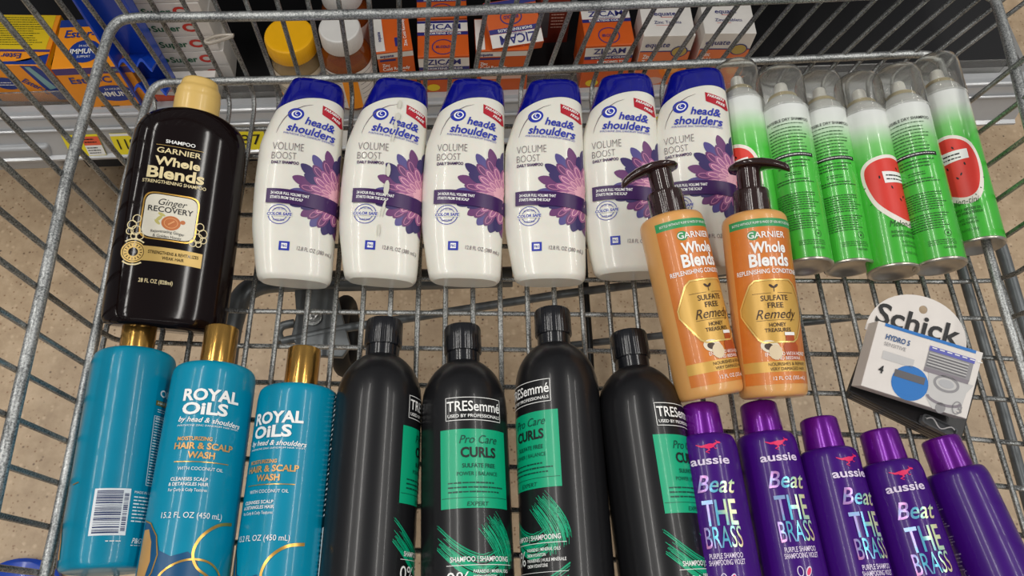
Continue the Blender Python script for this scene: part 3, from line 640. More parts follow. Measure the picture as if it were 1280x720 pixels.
# ------------------------------------------------------------------ purple bottles
AU = Surf([(0.0, 0, 2.23, 2.23, 2), (.1, 0, 2.42, 2.42, 2), (.4, 0, 2.56, 2.56, 2), (1.2, 0, 2.62, 2.62, 2), (16.2, 0, 2.42, 2.42, 2), (16.8, 0, 2.33, 2.33, 2), (17.15, 0, 2.19, 2.19, 2), (17.3, 0, 1.95, 1.95, 2), (17.35, 0, 1.3, 1.3, 2)])
def make_purple(variant):
    t = thing('purple_shampoo_bottle', '', 'shampoo bottle')
    pu = mat('satin purple plastic', (62, 12, 116), 0.28, coat=0.22, spec=.3); pc = mat('metallic magenta purple plastic', (104, 12, 140), 0.25, 0.45, coat=0.3, var=.1, vscale=30)
    mb = MB(); AU.mesh(mb, pu, 0, 17.35, zs=[0, .04, .1, .22, .4, .8, 1.2, 5, 10, 14, 16.2, 16.5, 16.8, 17, 17.15, 17.24, 17.3, 17.33, 17.35]); mb.build('bottle_body', t)
    mb = MB(); mb.lathe([(r * CM, z * CM) for r, z in [(1.58, 17.3), (1.6, 17.4), (1.5, 19.75), (1.44, 19.9), (1.3, 20.0), (1.2, 19.94), (.1, 19.92)]], pc, n=64); mb.build('purple_cap', t)['label'] = 'shiny metallic purple cap'
    D = Decal(AU.arc)
    if variant == 'front':
        pk = mat('hot pink ink', (226, 32, 96), .4); lil = mat('lilac white ink', (226, 212, 236), .4)
        holo = ramp_mat('holographic foil', [(0, (90, 210, 200)), (.15, (200, 240, 230)), (.3, (240, 190, 120)), (.42, (236, 130, 140)), (.55, (190, 150, 220)), (.7, (90, 190, 220)), (.85, (220, 240, 190)), (1, (236, 200, 170))], 0, -.03, .05, rough=.25, metal=.35, noise=.05, nscale=60)
        # leaping kangaroo
        kx, kz = .1, 16.0
        D.line([(kx - 1.0, kz + .3), (kx - .6, kz + .12), (kx - .2, kz + .15)], lambda u: .05 + .2 * u, pk, 2)
        D.oval(kx + .02, kz + .12, .38, .19, pk, 3, 8); D.line([(kx + .2, kz + .15), (kx + .5, kz + .3), (kx + .62, kz + .36)], lambda u: .2 - .1 * u, pk, 2); D.oval(kx + .72, kz + .38, .17, .08, pk, 3, -10); D.line([(kx + .62, kz + .4), (kx + .55, kz + .56)], .06, pk, 2)
        D.line([(kx - .15, kz + .05), (kx - .02, kz - .18), (kx - .3, kz - .3), (kx - .05, kz - .42)], lambda u: .16 - .1 * u, pk, 2); D.line([(kx + .3, kz + .1), (kx + .42, kz - .1), (kx + .58, kz - .06)], .05, pk, 2)
        D.text('aussie', 0, 15.05, .62, lil, w=3.0, off=.02)
        D.text('Beat', .1, 13.25, 1.25, holo, w=2.7, off=.01, shear=.25, rot=-4); D.text('THE', .15, 11.15, 1.8, holo, w=2.5, off=.012); D.text('BRASS', .15, 9.4, 1.5, holo, w=2.7, off=.0)
        D.text('PURPLE SHAMPOO', .1, 8.1, .36, lil, w=2.4, off=.012); D.text('SHAMPOOING VIOLET', .1, 7.65, .36, lil, w=2.6, off=.012)
        D.ring(-.3, 6.55, .2, .06, lil, 2, rz=.34); D.oval(.3, 6.5, .2, .4, lil, 2, -28); D.oval(.32, 6.5, .13, .3, pk, 3, -28)
        D.text('MADE WITH PASSIONFRUIT &', .1, 5.6, .3, lil, w=2.9); D.text('AUSTRALIAN JASMINE FLOWER', .1, 5.22, .3, lil, w=3.0); D.text('12.1 FL OZ (360 mL)', .1, 3.9, .3, lil, w=2.3)
    else:
        gl = mat('grey violet ink', (170, 150, 190), .4)
        for k, (a, b) in enumerate([(15.3, 14.5), (14.0, 13.2), (12.6, 11.8), (11.3, 9.9), (9.4, 8.3), (7.6, 6.2), (5.6, 4.0)]): D.micro(-1.6, .6, a, b, 4 if a - b < 1 else 5, gl, fill=.35)
        D.ring(.3, 9.7, .22, .05, gl, 2, a0=60, a1=330)
    D.build('printed_label', t)
    return t
af = make_purple('front'); ab = make_purple('back')
AUP = [(af, (874, 507), (904, 700), 4, 'leftmost purple shampoo bottle, cap below the left pump bottle, touching a black bottle'),
       (af, (947, 505), (987, 700), 20, 'second purple shampoo bottle from the left, cap under the right pump bottle'),
       (af, (1022, 524), (1066, 700), 36, 'third purple shampoo bottle from the left, in the middle of the five'),
       (af, (1097, 539), (1148, 700), 18, 'fourth purple shampoo bottle from the left, front lettering fully visible'),
       (ab, (1174, 548), (1240, 700), -58, 'rightmost purple shampoo bottle, plain side up, below the razor packs')]
used = set()
for (src, tp, lp, roll, lb) in AUP:
    if src.name in used: o = copy_thing(src, lb)
    else: o = src; used.add(src.name)
    tag(o, lb, 'shampoo bottle', 'purple shampoo bottles'); lay(o, tp, 0.031 + (.014 if lb[:5] == 'leftm' else 0), lp, 0.031 + (.014 if lb[:5] == 'leftm' else 0), 20.0, roll)

# ------------------------------------------------------------------ razor packs
def frame_from(pTL, pTR, pBL, hTL, hTR, hBL):
    """flat pack: front face corners sighted at given heights above the wire floor -> matrix, width, height"""
    a = at(*pTL, FLOORZ + hTL); b = at(*pTR, FLOORZ + hTR); c = at(*pBL, FLOORZ + hBL)
    X = (b - a).normalized(); Zv = (a - c); Zv = (Zv - X * Zv.dot(X)).normalized(); Y = Zv.cross(X)
    w = (b - a).length; h = (a - c).length
    M = Matrix((X, Y, Zv)).transposed().to_4x4(); M.translation = c
    return M, w * 100, h * 100
card = mat('white coated card', (226, 220, 214), 0.45, spec=.4); bluei = mat('bright blue ink', (14, 112, 190), .4); greyi = mat('mid grey ink', (140, 138, 140), .4); lgrey = mat('light grey ink', (196, 194, 192), .4); dgrey = mat('dark grey ink', (92, 90, 94), .4)
rz = thing('razor_blade_pack', 'white razor blade pack with a rounded hang tab, lying on the black pack', 'razor pack')
M, w, h = frame_from((1086, 398), (1217, 438), (1076, 482), 0.062, 0.062, 0.045); rz.matrix_world = M
print('RAZOR', w, h)
DP = 2.2
mb = MB(); mb.box(0, w * CM, 0, DP * CM, 0, h * CM, card); mb.build('carton', rz, bevel=0.0006)
# hang tab: arched card with a round hole, rising from the back edge
mb = MB(); n = 48; outer = []; inner = []; hc = (w * .47, h + 2.55)
for k in range(n):
    u = 2 * PI * k / n; X = w * .47 + w * .49 * math.cos(u) * (1 if math.sin(u) > 0 else 1); Z = h - .6 + (4.3 * math.sin(u) ** .82 if math.sin(u) > 0 else 0)
    outer.append((X, Z)); inner.append((hc[0] + .36 * math.cos(u), hc[1] + .36 * math.sin(u)))
y0, y1 = DP - .06, DP + .02
vs = [Vector((p[0], y, p[1])) * CM for y in (y0, y1) for p in outer + inner]; fs = []
for i in range(n):
    j = (i + 1) % n; o2 = 2 * n
    fs += [(i, j, n + j, n + i), (o2 + j, o2 + i, o2 + n + i, o2 + n + j), (j, i, o2 + i, o2 + j), (n + i, n + j, o2 + n + j, o2 + n + i)]
mb.add(vs, fs, card); mb.build('hang_tab', rz, smooth=False)
D = Decal(lambda x, z, off: Vector((x, -off, z)) * CM)
D2 = Decal(lambda x, z, off: Vector((x, y0 - off, z)) * CM)
D2.text('Schick', w * .46, h + 1.15, 1.75, K_, w=7.2, off=.02)
D.grid(.6, w - .6, h - .28, h - .02, bluei, 2)
D.text('HYDRO 5', .9, h - 1.1, .42, mat('ink blue', (24, 78, 132), .4), w=2.0, al='L', off=.03); D.text('SENSITIVE', .9, h - 1.7, .3, greyi, w=1.8, al='L')
D.grid(1.0, 3.6, h - 3.0, h - 2.3, lgrey, 1)
# printed razor head
D.poly([(4.5, h - .95), (w - .55, h - .95), (w - .55, h - 2.7), (4.5, h - 2.7)], greyi, 1); D.grid(4.5, w - .5, h - 1.15, h - .75, mat('violet blue ink', (88, 92, 176), .4), 3)
for k in range(7): D.grid(4.7 + k * .62, 5.1 + k * .62, h - .9, h - .82, W_, 4)
for k in range(5): D.grid(4.6, w - .9, h - 1.38 - k * .24, h - 1.3 - k * .24, lgrey, 3); D.grid(4.6, w - .9, h - 1.5 - k * .24, h - 1.44 - k * .24, dgrey, 3)
D.grid(4.5, w - .6, h - 2.95, h - 2.6, mat('taupe grey ink', (128, 120, 128), .4), 3)
D.poly([(4.9, h - 2.9), (8.6, h - 2.9), (8.2, h - 3.7), (8.1, h - 5.0), (7.4, h - 5.75), (5.9, h - 5.75), (5.2, h - 5.0), (5.1, h - 3.7)], lgrey, 1)
D.ring(6.5, h - 3.45, .95, .2, greyi, 3, rz=.6); D.oval(6.5, h - 3.45, .62, .34, mat('silver ink', (176, 176, 178), .4), 3); D.ring(6.6, h - 4.7, 1.35, .22, mat('taupe grey ink', (128, 120, 128), .4), 3, rz=.5, a0=185, a1=355)
D.oval(6.5, h - 5.5, .4, .45, greyi, 3); D.ring(7.75, h - 5.1, .35, .1, greyi, 3, rz=.5)
D.oval(3.7, h - 4.3, 1.5, 1.45, bluei, 1); D.grid(2.3, 4.8, h - 4.1, h - 3.5, dgrey, 3); D.text('4', 1.2, h - 3.9, .6, K_, w=.4, off=.03); D.text('5', w - .75, h - 5.2, .55, greyi, w=.4, off=.01); D.micro(w - 1.4, w - .3, h - 5.6, h - 5.8, 1, lgrey); D.grid(w - 1.4, w - 1.25, h - 5.5, h - 4.8, lgrey, 2)
D.build('printed_front', rz); D2.build('printed_tab', rz)

bp_ = thing('razor_blade_pack', 'black razor pack with a clear plastic tray end, under the white one', 'razor pack')
Mb, wb, hb = frame_from((1061, 412), (1196, 470), (1066, 487), 0.028, 0.008, 0.034)
Mb, wb, hb = frame_from((1064, 405), (1199, 468), (1060, 488), 0.020, 0.020, 0.020); bp_.matrix_world = Mb
bk = mat('black coated card', (30, 29, 30), .35, coat=.2); 
mb = MB(); mb.box(0, wb * CM, 0, .0045, 0, hb * CM, bk)
mb.box(.004, wb * CM - .002, .0045, .015, .0, hb * CM - .006, bk)
mb.build('black_card_box', bp_, bevel=0.0008)
cp = mat('smoky clear plastic', (110, 112, 114), .15, trans=.4, ior=1.4)
def sq(cx, cz, rx, rz, y, n=4.5, N=40): return [Vector((cx + rx * math.copysign(abs(math.cos(2 * PI * k / N)) ** (2 / n), math.cos(2 * PI * k / N)), y, cz + rz * math.copysign(abs(math.sin(2 * PI * k / N)) ** (2 / n), math.sin(2 * PI * k / N)))) * CM for k in range(N)]
mb = MB(); mb.loft([sq(wb * .78, .55, 1.55, .5, -.02), sq(wb * .78, .55, 1.5, .48, -.5), sq(wb * .78, .55, 1.35, .36, -.55), sq(wb * .78, .55, 1.3, .32, -.25)], cp); mb.tube([Vector((wb * .78 - 1.2 + .15 * k, -.56, .55 + .28 * math.sin(k * .55))) * CM for k in range(17)], .0006, lgrey, n=6)
mb.build('clear_tray', bp_)
D = Decal(lambda x, z, off: Vector((x, .3 + 0 * off, z - off)) * CM)
D = Decal(lambda x, z, off: Vector((x, z, -off)) * CM)
for k in range(3): D.grid(.5, wb - .5, .3 + k * .4, .36 + k * .4, greyi, 2)
D.build('edge_stripes', bp_)

# ================================================================== THE SHOPPING CART
GA = galvanised('galvanised wire', (70, 72, 72), (190, 192, 190)); GT = galvanised('galvanised tube', (96, 99, 100), (214, 216, 214))
GU = mat('grey painted frame', (104, 108, 110), 0.4, 0.4, var=.15, vscale=90)
cart = thing('shopping_cart', 'galvanised wire shopping cart basket holding the bottles', 'shopping cart', loc=(0, 0.2, FLOORZ))
cart_inv = Vector(cart.location)
class CMB(MB):
    def build(s, name, parent=cart, **k):
        s.v = [(v[0] - cart_inv.x, v[1] - cart_inv.y, v[2] - cart_inv.z) for v in s.v]
        return MB.build(s, name, parent, **k)
ZB, ZA = FLOORZ + .028, FLOORZ + .112
def lerp(a, b, t): return a + (b - a) * t
# wires running away from the shopper: floor -> far side
P0, P13 = at(314, 388, FLOORZ), at(762, 389, FLOORZ)
C0, C13 = at(350, 126, FLOORZ), at(738, 113, FLOORZ)
B0, B13 = at(340, 99, ZB), at(750, 85.5, ZB)
A0, A13 = at(311, 21, ZA), at(790, 5, ZA)
side = CMB(); flo = CMB(); end = CMB(); endr = CMB()
RW = .0024
for i in range(-5, 29):
    t = i / 13
    Pf, Cc, Bb, Aa = lerp(P0, P13, t), lerp(C0, C13, t), lerp(B0, B13, t), lerp(A0, A13, t)
    near = Cc + (Pf - Cc) * 2.7
    Bb = Bb + Vector((0, .006, 0)); Aa = Aa + Vector((0, .006, 0))
    top = Aa + (Aa - Bb) * 2.9
    c1 = Cc + (Pf - Cc).normalized() * .02; c2 = Cc + (Bb - Cc).normalized() * .012
    flo.tube([near, lerp(near, c1, .5), c1], RW, GA)
    side.tube([c1] + [((1 - u) ** 2) * c1 + 2 * u * (1 - u) * Cc + u * u * c2 for u in (.25, .5, .75)] + [c2, Bb, Aa, top], RW, GA)
# wires running left to right: left end -> floor -> right end
L1, L8 = at(300, 430, FLOORZ), at(300, 158, FLOORZ)
R1, Rm3 = at(1200, 443, FLOORZ), at(1200, 658, FLOORZ)
LB0, LB6 = at(112, 453, ZB), at(164, 204, ZB)
LA0, LA6 = at(43, 409, ZA), at(108, 137, ZA)
LD1, LD6 = at(143, 424, FLOORZ), at(183, 222, FLOORZ)
RD0, RD1 = at(1247, 348, FLOORZ), at(1292, 500, FLOORZ)      # right edge of the floor
RA0, RA1 = at(1325, 300, ZA), at(1375, 455, ZA)
RB0, RB1 = at(1262, 341, ZB), at(1307, 492, ZB)
TOPL = []
for j in range(-6, 9):
    Pl, Pr = lerp(L1, L8, (j - 1) / 7), lerp(R1, Rm3, (1 - j) / 4)
    Bb, Aa, Dd = lerp(LB0, LB6, j / 6), lerp(LA0, LA6, j / 6), lerp(LD1, LD6, (j - 1) / 5)
    d = (Pr - Pl).normalized(); tr_ = (3 - j) / 3.0
    E = lerp(RD0, RD1, tr_); Eb = lerp(RB0, RB1, tr_); Ea = lerp(RA0, RA1, tr_)
    Bo = Bb + Vector((-.006, 0, 0)); Ao = Aa + Vector((-.006, 0, 0))
    top = Ao + (Ao - Bo) * 2.9
    d1 = Dd + (Pl - Dd).normalized() * .015; d2 = Dd + (Bo - Dd).normalized() * .01; dz = Vector((0, 0, -2 * RW))
    end.tube([top, Ao, Bo, d2 + dz * .5] + [((1 - u) ** 2) * d2 + 2 * u * (1 - u) * Dd + u * u * d1 + dz for u in (.3, .6)] + [d1 + dz], RW, GA)
    flo.tube([d1 + dz, Pl + dz, Pr + dz, E + dz], RW, GA)
    endr.tube([E + dz, lerp(E, Eb, .4) + Vector((.004, 0, -.002)), Eb + Vector((.007, 0, 0)), Ea + Vector((.007, 0, 0)), Ea + (Ea - Eb) * 2.6], RW, GA)
flo.build('wire_floor'); side.build('wire_side_panel'); end.build('wire_end_panel'); endr.build('wire_end_panel')
def hoop(z, leftpx, corner, farpx, rightpx, r, name='frame_rail'):
    pts = [at(x, y, z) for x, y in leftpx] + smooth_path([at(x, y, z) for x, y in corner], 5) + [at(x, y, z) for x, y in farpx] + (smooth_path([at(x, y, z) for x, y in rightpx], 5) if len(rightpx) > 2 else [at(x, y, z) for x, y in rightpx])
    m = CMB(); m.tube(pts, r, GT, n=16); m.build(name)
hoop(ZA, [(-44, 800), (8, 560), (31, 458), (54, 359), (85, 216), (108, 137)], [(119, 98), (131, 58), (140, 36), (153, 25), (176, 22)], [(340, 20), (500, 17), (640, 11), (800, 5), (1000, -2)], [(1150, -9), (1200, -11), (1235, -6), (1252, 25), (1300, 210), (1325, 300), (1400, 540)], .0046)
hoop(ZB, [(30, 830), (68, 665), (112, 453), (131, 364), (155, 240), (164, 204)], [(172, 166), (182, 134), (190, 114), (202, 105), (226, 103)], [(300, 101), (400, 99), (500, 95), (640, 89), (760, 84), (1000, 74)], [(1110, 69), (1150, 68), (1170, 74), (1182, 100), (1238, 324), (1280, 470), (1340, 680)], .0042)
ZC = ZA + (ZA - ZB) * 1.9
def up_(a, b, t): return a + (a - b) * t
cl = [up_(lerp(LA0, LA6, j / 6), lerp(LB0, LB6, j / 6), 1.9) for j in (-6, 0, 7)]
cf_ = [up_(lerp(A0, A13, i / 13), lerp(B0, B13, i / 13), 1.9) for i in (-4.0, 0, 13, 24)]
corner = smooth_path([cl[-1], lerp(cl[-1], cf_[0], .45) + Vector((-.012, .02, 0)), cf_[0]], 6)
m = CMB(); m.tube(cl[:2] + corner + cf_[1:], .0045, GT, n=16); m.build('frame_rail')
# under-carriage
m = CMB(); m.tube([at(1140, 120, .47), at(1203, 339, .47), at(1250, 500, .47), at(1310, 720, .47)], .0050, GU, n=16); m.build('frame_tube')
m = CMB(); m.tube([at(1190, 120, .45), at(1256, 324, .45), at(1290, 440, .45), at(1360, 690, .45)], .0062, GU, n=16); m.build('frame_tube')
m = CMB(); m.tube(smooth_path([at(x, y, .455) for x, y in [(270, 560), (284, 440), (292, 398), (303, 370), (325, 356), (360, 352), (440, 351), (540, 349), (640, 346)]], 5), .0105, GU, n=20); m.build('frame_tube')
m = CMB(); m.tube([at(352, 427, .462), at(420, 412, .462), at(560, 390, .462), at(700, 368, .462), at(840, 350, .462), at(1000, 326, .462)], .0042, GU, n=12); m.tube(smooth_path([at(352, 427, .462), at(348, 418, .462), at(352, 408, .462), at(368, 404, .462)], 4), .0042, GU, n=12); m.build('brace_rod')
m = CMB(); m.tube([at(690, 434, .455), at(840, 418, .455), at(1000, 404, .455), at(1075, 396, .455)], .0035, GU, n=12); m.build('brace_rod')
m = CMB(); m.tube([at(729, 300, .46), at(733, 372, .46), at(737, 425, .46), at(744, 560, .46)], .0032, mat('dark steel', (50, 52, 54), .4, .6), n=12); m.build('brace_rod')
m = CMB(); pl = [at(x, y, .465) for x, y in [(368, 362), (420, 360), (428, 395), (438, 432), (428, 446), (376, 444), (364, 420), (370, 392)]]
m.loft([[p + Vector((0, 0, -.006)) for p in pl[::-1]], [p for p in pl[::-1]]], GU); mp = m.build('mounting_plate', bevel=.001)
bc = at(391, 396, .468) - cart_inv
m = MB(); m.lathe([(.0085, 0), (.0085, .0015), (.0045, .0018)], GT, n=32); m.v = [(v[0] + bc.x, v[1] + bc.y, v[2] + bc.z - .002) for v in m.v]; m.build('washer', mp)
m = MB(); m.lathe([(.0058, 0.001), (.0058, .005), (.005, .0056), (.0035, .0058), (.0035, .0085), (.0025, .009)], mat('zinc bolt', (150, 150, 148), .25, .9), n=6); m.v = [(v[0] + bc.x, v[1] + bc.y, v[2] + bc.z) for v in m.v]; m.build('bolt', mp)
# dark caster below the plate
m = CMB(); cc = at(432, 420, .40); ring = [cc + Vector((0, .034 * math.cos(2 * PI * k / 40), .034 * math.sin(2 * PI * k / 40))) for k in range(41)]
m.tube(ring, .009, mat('black rubber', (24, 24, 24), .6), n=14, caps=False); m.build('caster_tyre')

# zip tie on the upper rail
tie = MB(); zt = ZA - .006; m0 = at(292, 44, zt)
pp = smooth_path([at(292, 44, zt), at(281, 44, zt), at(268, 46, zt), at(257, 51, zt), (at(262, 54, zt)), (at(280, 49, zt)), at(291, 45, zt)], 5)
tie.v = []; tie.tube([p - m0 for p in pp], .0016, mat('cloudy plastic', (196, 186, 172), .25, trans=.4), n=8)
o = tie.build('cable_tie'); o.location = m0; tag(o, 'clear plastic cable tie looped on a basket wire above the black bottle', 'cable tie')

# ================================================================== STORE FLOOR
def floor_mat():
    m = bpy.data.materials.new('speckled beige floor'); m.use_nodes = True; nt = m.node_tree; b = nt.nodes['Principled BSDF']; b.inputs['Roughness'].default_value = .42
    tc = nt.nodes.new('ShaderNodeTexCoord')
    def noise(sc, det=4, ro=.6):
        n = nt.nodes.new('ShaderNodeTexNoise'); n.inputs['Scale'].default_value = sc; n.inputs['Detail'].default_value = det; n.inputs['Roughness'].default_value = ro; nt.links.new(tc.outputs['Object'], n.inputs['Vector']); return n
    def ramp(src, st):
        r = nt.nodes.new('ShaderNodeValToRGB'); e = r.color_ramp.elements; e[0].position, e[0].color = st[0][0], rgb(st[0][1]); e[1].position, e[1].color = st[-1][0], rgb(st[-1][1])
        for p, c in st[1:-1]: q = e.new(p); q.color = rgb(c)
        nt.links.new(src, r.inputs[0]); return r
    base = ramp(noise(28, 6, .65).outputs['Fac'], [(.25, (166, 141, 112)), (.5, (186, 161, 130)), (.75, (204, 180, 149))])
    def spots(scale, r0, r1, col, src, keep):
        v = nt.nodes.new('ShaderNodeTexVoronoi'); v.inputs['Scale'].default_value = scale; nt.links.new(tc.outputs['Object'], v.inputs['Vector'])
        sep = nt.nodes.new('ShaderNodeSeparateColor'); nt.links.new(v.outputs['Color'], sep.inputs[0])
        g = nt.nodes.new('ShaderNodeMath'); g.operation = 'LESS_THAN'; g.inputs[1].default_value = keep; nt.links.new(sep.outputs[0], g.inputs[0])
        mr = nt.nodes.new('ShaderNodeMapRange'); mr.inputs[1].default_value = r0; mr.inputs[2].default_value = r1; mr.inputs[3].default_value = 1; mr.inputs[4].default_value = 0; nt.links.new(v.outputs['Distance'], mr.inputs[0])
        mu = nt.nodes.new('ShaderNodeMath'); mu.operation = 'MULTIPLY'; nt.links.new(g.outputs[0], mu.inputs[0]); nt.links.new(mr.outputs[0], mu.inputs[1])
        mx = nt.nodes.new('ShaderNodeMix'); mx.data_type = 'RGBA'; nt.links.new(mu.outputs[0], mx.inputs['Factor']); nt.links.new(src, mx.inputs['A']); mx.inputs['B'].default_value = rgb(col); return mx.outputs['Result']
    c = spots(120, .12, .5, (204, 180, 148), base.outputs[0], .22)
    c = spots(170, .1, .34, (140, 106, 74), c, .35)
    c = spots(95, .05, .24, (104, 78, 56), c, .22)
    c = spots(60, .04, .14, (70, 54, 42), c, .2)
    nt.links.new(c, b.inputs['Base Color'])
    bp = nt.nodes.new('ShaderNodeBump'); bp.inputs['Strength'].default_value = .25; bp.inputs['Distance'].default_value = .002; nt.links.new(noise(90).outputs['Fac'], bp.inputs['Height']); nt.links.new(bp.outputs['Normal'], b.inputs['Normal'])
    return m
mb = MB(); mb.box(-2.5, 2.5, -1.5, 2.5, -.05, 0, floor_mat()); o = mb.build('floor', smooth=False); o['kind'] = 'structure'

# ================================================================== STORE SHELF BEHIND THE CART
DK = .28                                                        # deck height
F0, F1 = at(300, 131, DK), at(820, 113, DK)                     # front edge of the deck
SX = (F1 - F0); SX.z = 0; SX.normalize(); SY = Vector((-SX.y, SX.x, 0)); ANG = math.atan2(SX.y, SX.x)
def S(u, v, z): return F0 + SX * u + SY * v + Vector((0, 0, z - DK))   # u along, v back from the edge, z world
shelf = thing('store_shelf', 'grey metal store shelf behind the cart with a price rail along its edge', 'shelf')
shelf.matrix_world = Matrix.Translation(S(0, 0, 0)) @ Matrix.Rotation(ANG, 4, 'Z')
smt = mat('grey shelf metal', (150, 150, 148), .35, .3); srl = mat('light grey price rail', (176, 178, 180), .25, .1, coat=.3); sbk = mat('black shelf back', (16, 16, 18), .5); sdk = mat('dark shelf metal', (46, 47, 50), .45)
UL = -.40                                                       # left end of this deck
mb = MB(); mb.box(UL, 1.15, 0.0, .42, DK - .03, DK, smt); mb.build('shelf_deck', shelf, smooth=False, bevel=.002)
mb = MB(); mb.box(UL + .02, 1.14, .022, .418, DK, DK + .0012, sbk); mb.build('tray_liner', shelf, smooth=False)['label'] = 'matt black tray liner'
# slanted rail with a lip
ex = [(0.006, DK + .006), (-.004, DK + .006), (-.012, DK - .004), (-.016, DK - .018), (-.030, DK - .060), (-.036, DK - .062), (-.036, DK - .066), (-.024, DK - .068), (-.002, DK - .03), (.006, DK - .03)]
mb = MB(); mb.loft([[Vector((u, y, z)) for y, z in ex] for u in (UL + .02, 1.15)], srl); mb.build('price_rail', shelf, ang=20)
mb = MB()
for (y, z, r_) in [(-.010, DK + .001, .003), (-.019, DK - .018, .0022)]: mb.tube([(UL + .02, y, z), (1.15, y, z)], r_, srl, n=8)
mb.build('rail_bead', shelf)
mb = MB(); mb.box(UL, 1.15, .42, .44, 0, .95, sbk); mb.build('back_panel', shelf, smooth=False)
mb = MB(); mb.box(UL + .05, 1.15, .10, .12, 0, DK - .03, sdk); mb.build('kick_plate', shelf, smooth=False)
mb = MB(); mb.box(UL - .6, 1.15, .07, .42, .70, .725, sdk); mb.build('upper_shelf', shelf, smooth=False)
cpl = mat('clear lip plastic', (232, 232, 230), .08, trans=.9, ior=1.15)
mb = MB(); mb.box(UL + .05, 1.1, .010, .012, DK, DK + .028, cpl); mb.build('clear_lip', shelf, smooth=False)['label'] = 'clear plastic lip'
for u in (.05, .12, .63, .70, .80): mb = MB(); mb.box(u, u + .02, .405, .418, DK, .7, sdk); mb.build('rear_upright', shelf, bevel=.002)
# the neighbouring base deck on the left, with its own rounded end
sh2 = thing('base_shelf', 'pale grey base shelf end at the far left edge, lower than its neighbour', 'shelf')
pl = [(-60, 70), (8, 96), (36, 130), (54, 152), (64, 172), (58, 184), (44, 186), (-60, 190)]
mb = MB(); g2 = mat('pale grey shelf metal', (168, 170, 172), .4, .1)
top_ = [at(x, y, .24) for x, y in pl]; mb.loft([[p + Vector((0, 0, -.05)) for p in top_[::-1]], top_[::-1]], g2); mb.build('end_deck', sh2, bevel=.004)

# price tags clipped on the rail
yel = mat('yellow price card', (238, 220, 44), .4); whc = mat('white price card', (236, 236, 232), .4); redc = mat('red orange price card', (226, 96, 66), .4)
def tagpx(x0, y0, x1, kind, txt, lb):
    """price card on the slanted rail face"""
    a = at(x0, y0, DK - .030)
    rel = (a - S(0, 0, DK)); u0 = rel.dot(SX); a2 = at(x1, y0, DK - .030) - S(0, 0, DK); u1 = a2.dot(SX)
    w = abs(u1 - u0) * 100; slope = Vector((0, -.014, -.042)).normalized()
    root = thing('price_tag', lb, 'price tag', 'shelf price tags')
    n = Vector((0, slope.z, -slope.y)).normalized()
    if n.y > 0: n = -n
    Zv = -slope; Xv = Vector((1, 0, 0)); Yv = Zv.cross(Xv)
    Mloc = Matrix((Xv, Yv, Zv)).transposed().to_4x4(); base = Vector((u0, -.0305, DK - .0615)) + n * .002; Mloc.translation = base
    root.matrix_world = shelf.matrix_world @ Mloc
    mb = MB(); mb.box(0, w * CM, -.0003, .0005, 0, .036, yel if kind != 'w' else whc); mb.build('card', root, smooth=False)
    D = Decal(lambda x, z, off: Vector((x, -.03 - off, z)) * CM)
    if kind == 'yr': D.grid(w * .52, w, 1.8, 3.3, redc, 1); D.grid(w * .52, w, .1, 1.8, whc, 1); D.micro(w * .56, w * .95, 1.6, .3, 3, K_); D.micro(w * .56, w * .9, 3.1, 2.1, 2, K_); D.text(txt, w * .44, 1.9, 1.6, K_, al='R', w=w * .3); 
    elif kind == 'y': D.text(txt, w * .5, 1.8, 1.7, K_, w=w * .72); D.grid(0, w, 3.2, 3.6, whc, 1)
    D.build('printing', root)
tagpx(80, 161, 124, 'yr', '97', 'yellow and red price tag at the left end of the rail')
tagpx(139, 160, 184, 'y', '1197', 'yellow price tag reading 1197, beside the black bottle')
tagpx(294, 149, 330, 'y', '87', 'yellow price tag seen between the black bottle and the first white bottle')
tagpx(421, 145, 446, 'w', '', 'blank white price tag between the first and second white bottles')
tagpx(594, 141, 625, 'y', '96', 'yellow price tag between the third and fourth white bottles')
tagpx(794, 135, 830, 'y', '96', 'yellow price tag between the fifth and sixth white bottles')

# ------------------------------------------------------------------ boxed and bottled goods on the shelf
def carton(lb, px, py, w, d, h, yaw=0, z=DK, name='medicine_carton', cat='carton', group=None, base=None, lean=0.0):
    """px, py: sighted bottom centre of the front face; cm"""
    root = thing(name, lb, cat, group)
    loc = at(px, py, z) if base is None else base
    root.matrix_world = Matrix.Translation(loc) @ Matrix.Rotation(ANG + R(yaw), 4, 'Z') @ Matrix.Rotation(R(lean), 4, 'X')
    mb = MB(); mb.box(-w / 2 * CM, w / 2 * CM, 0, d * CM, .0005, h * CM, base_c[0]); mb.build('carton_body', root, bevel=.0008)
    Fr = Decal(lambda x, zz, off: Vector((x, -off, zz)) * CM); Tp = Decal(lambda x, y, off: Vector((x, y, h + off)) * CM)
    Rt = Decal(lambda y, zz, off: Vector((w / 2 + off, y, zz)) * CM)
    return root, Fr, Tp, Rt
base_c = [None]
org = mat('carton orange', (206, 92, 34), .38); wc = mat('carton white', (224, 220, 214), .4); nav = mat('carton navy', (46, 48, 118), .4); redo = mat('carton red orange', (222, 82, 40), .4); eo = mat('carton amber orange', (252, 156, 34), .38)
yl = mat('carton yellow', (232, 200, 30), .4); bl = mat('carton blue', (28, 58, 142), .4); gr = mat('green ink', (20, 98, 66), .4); rd = mat('red ink', (206, 52, 40), .4); cor = mat('carton coral', (226, 122, 72), .4); pink = mat('carton pale pink', (216, 176, 160), .4)
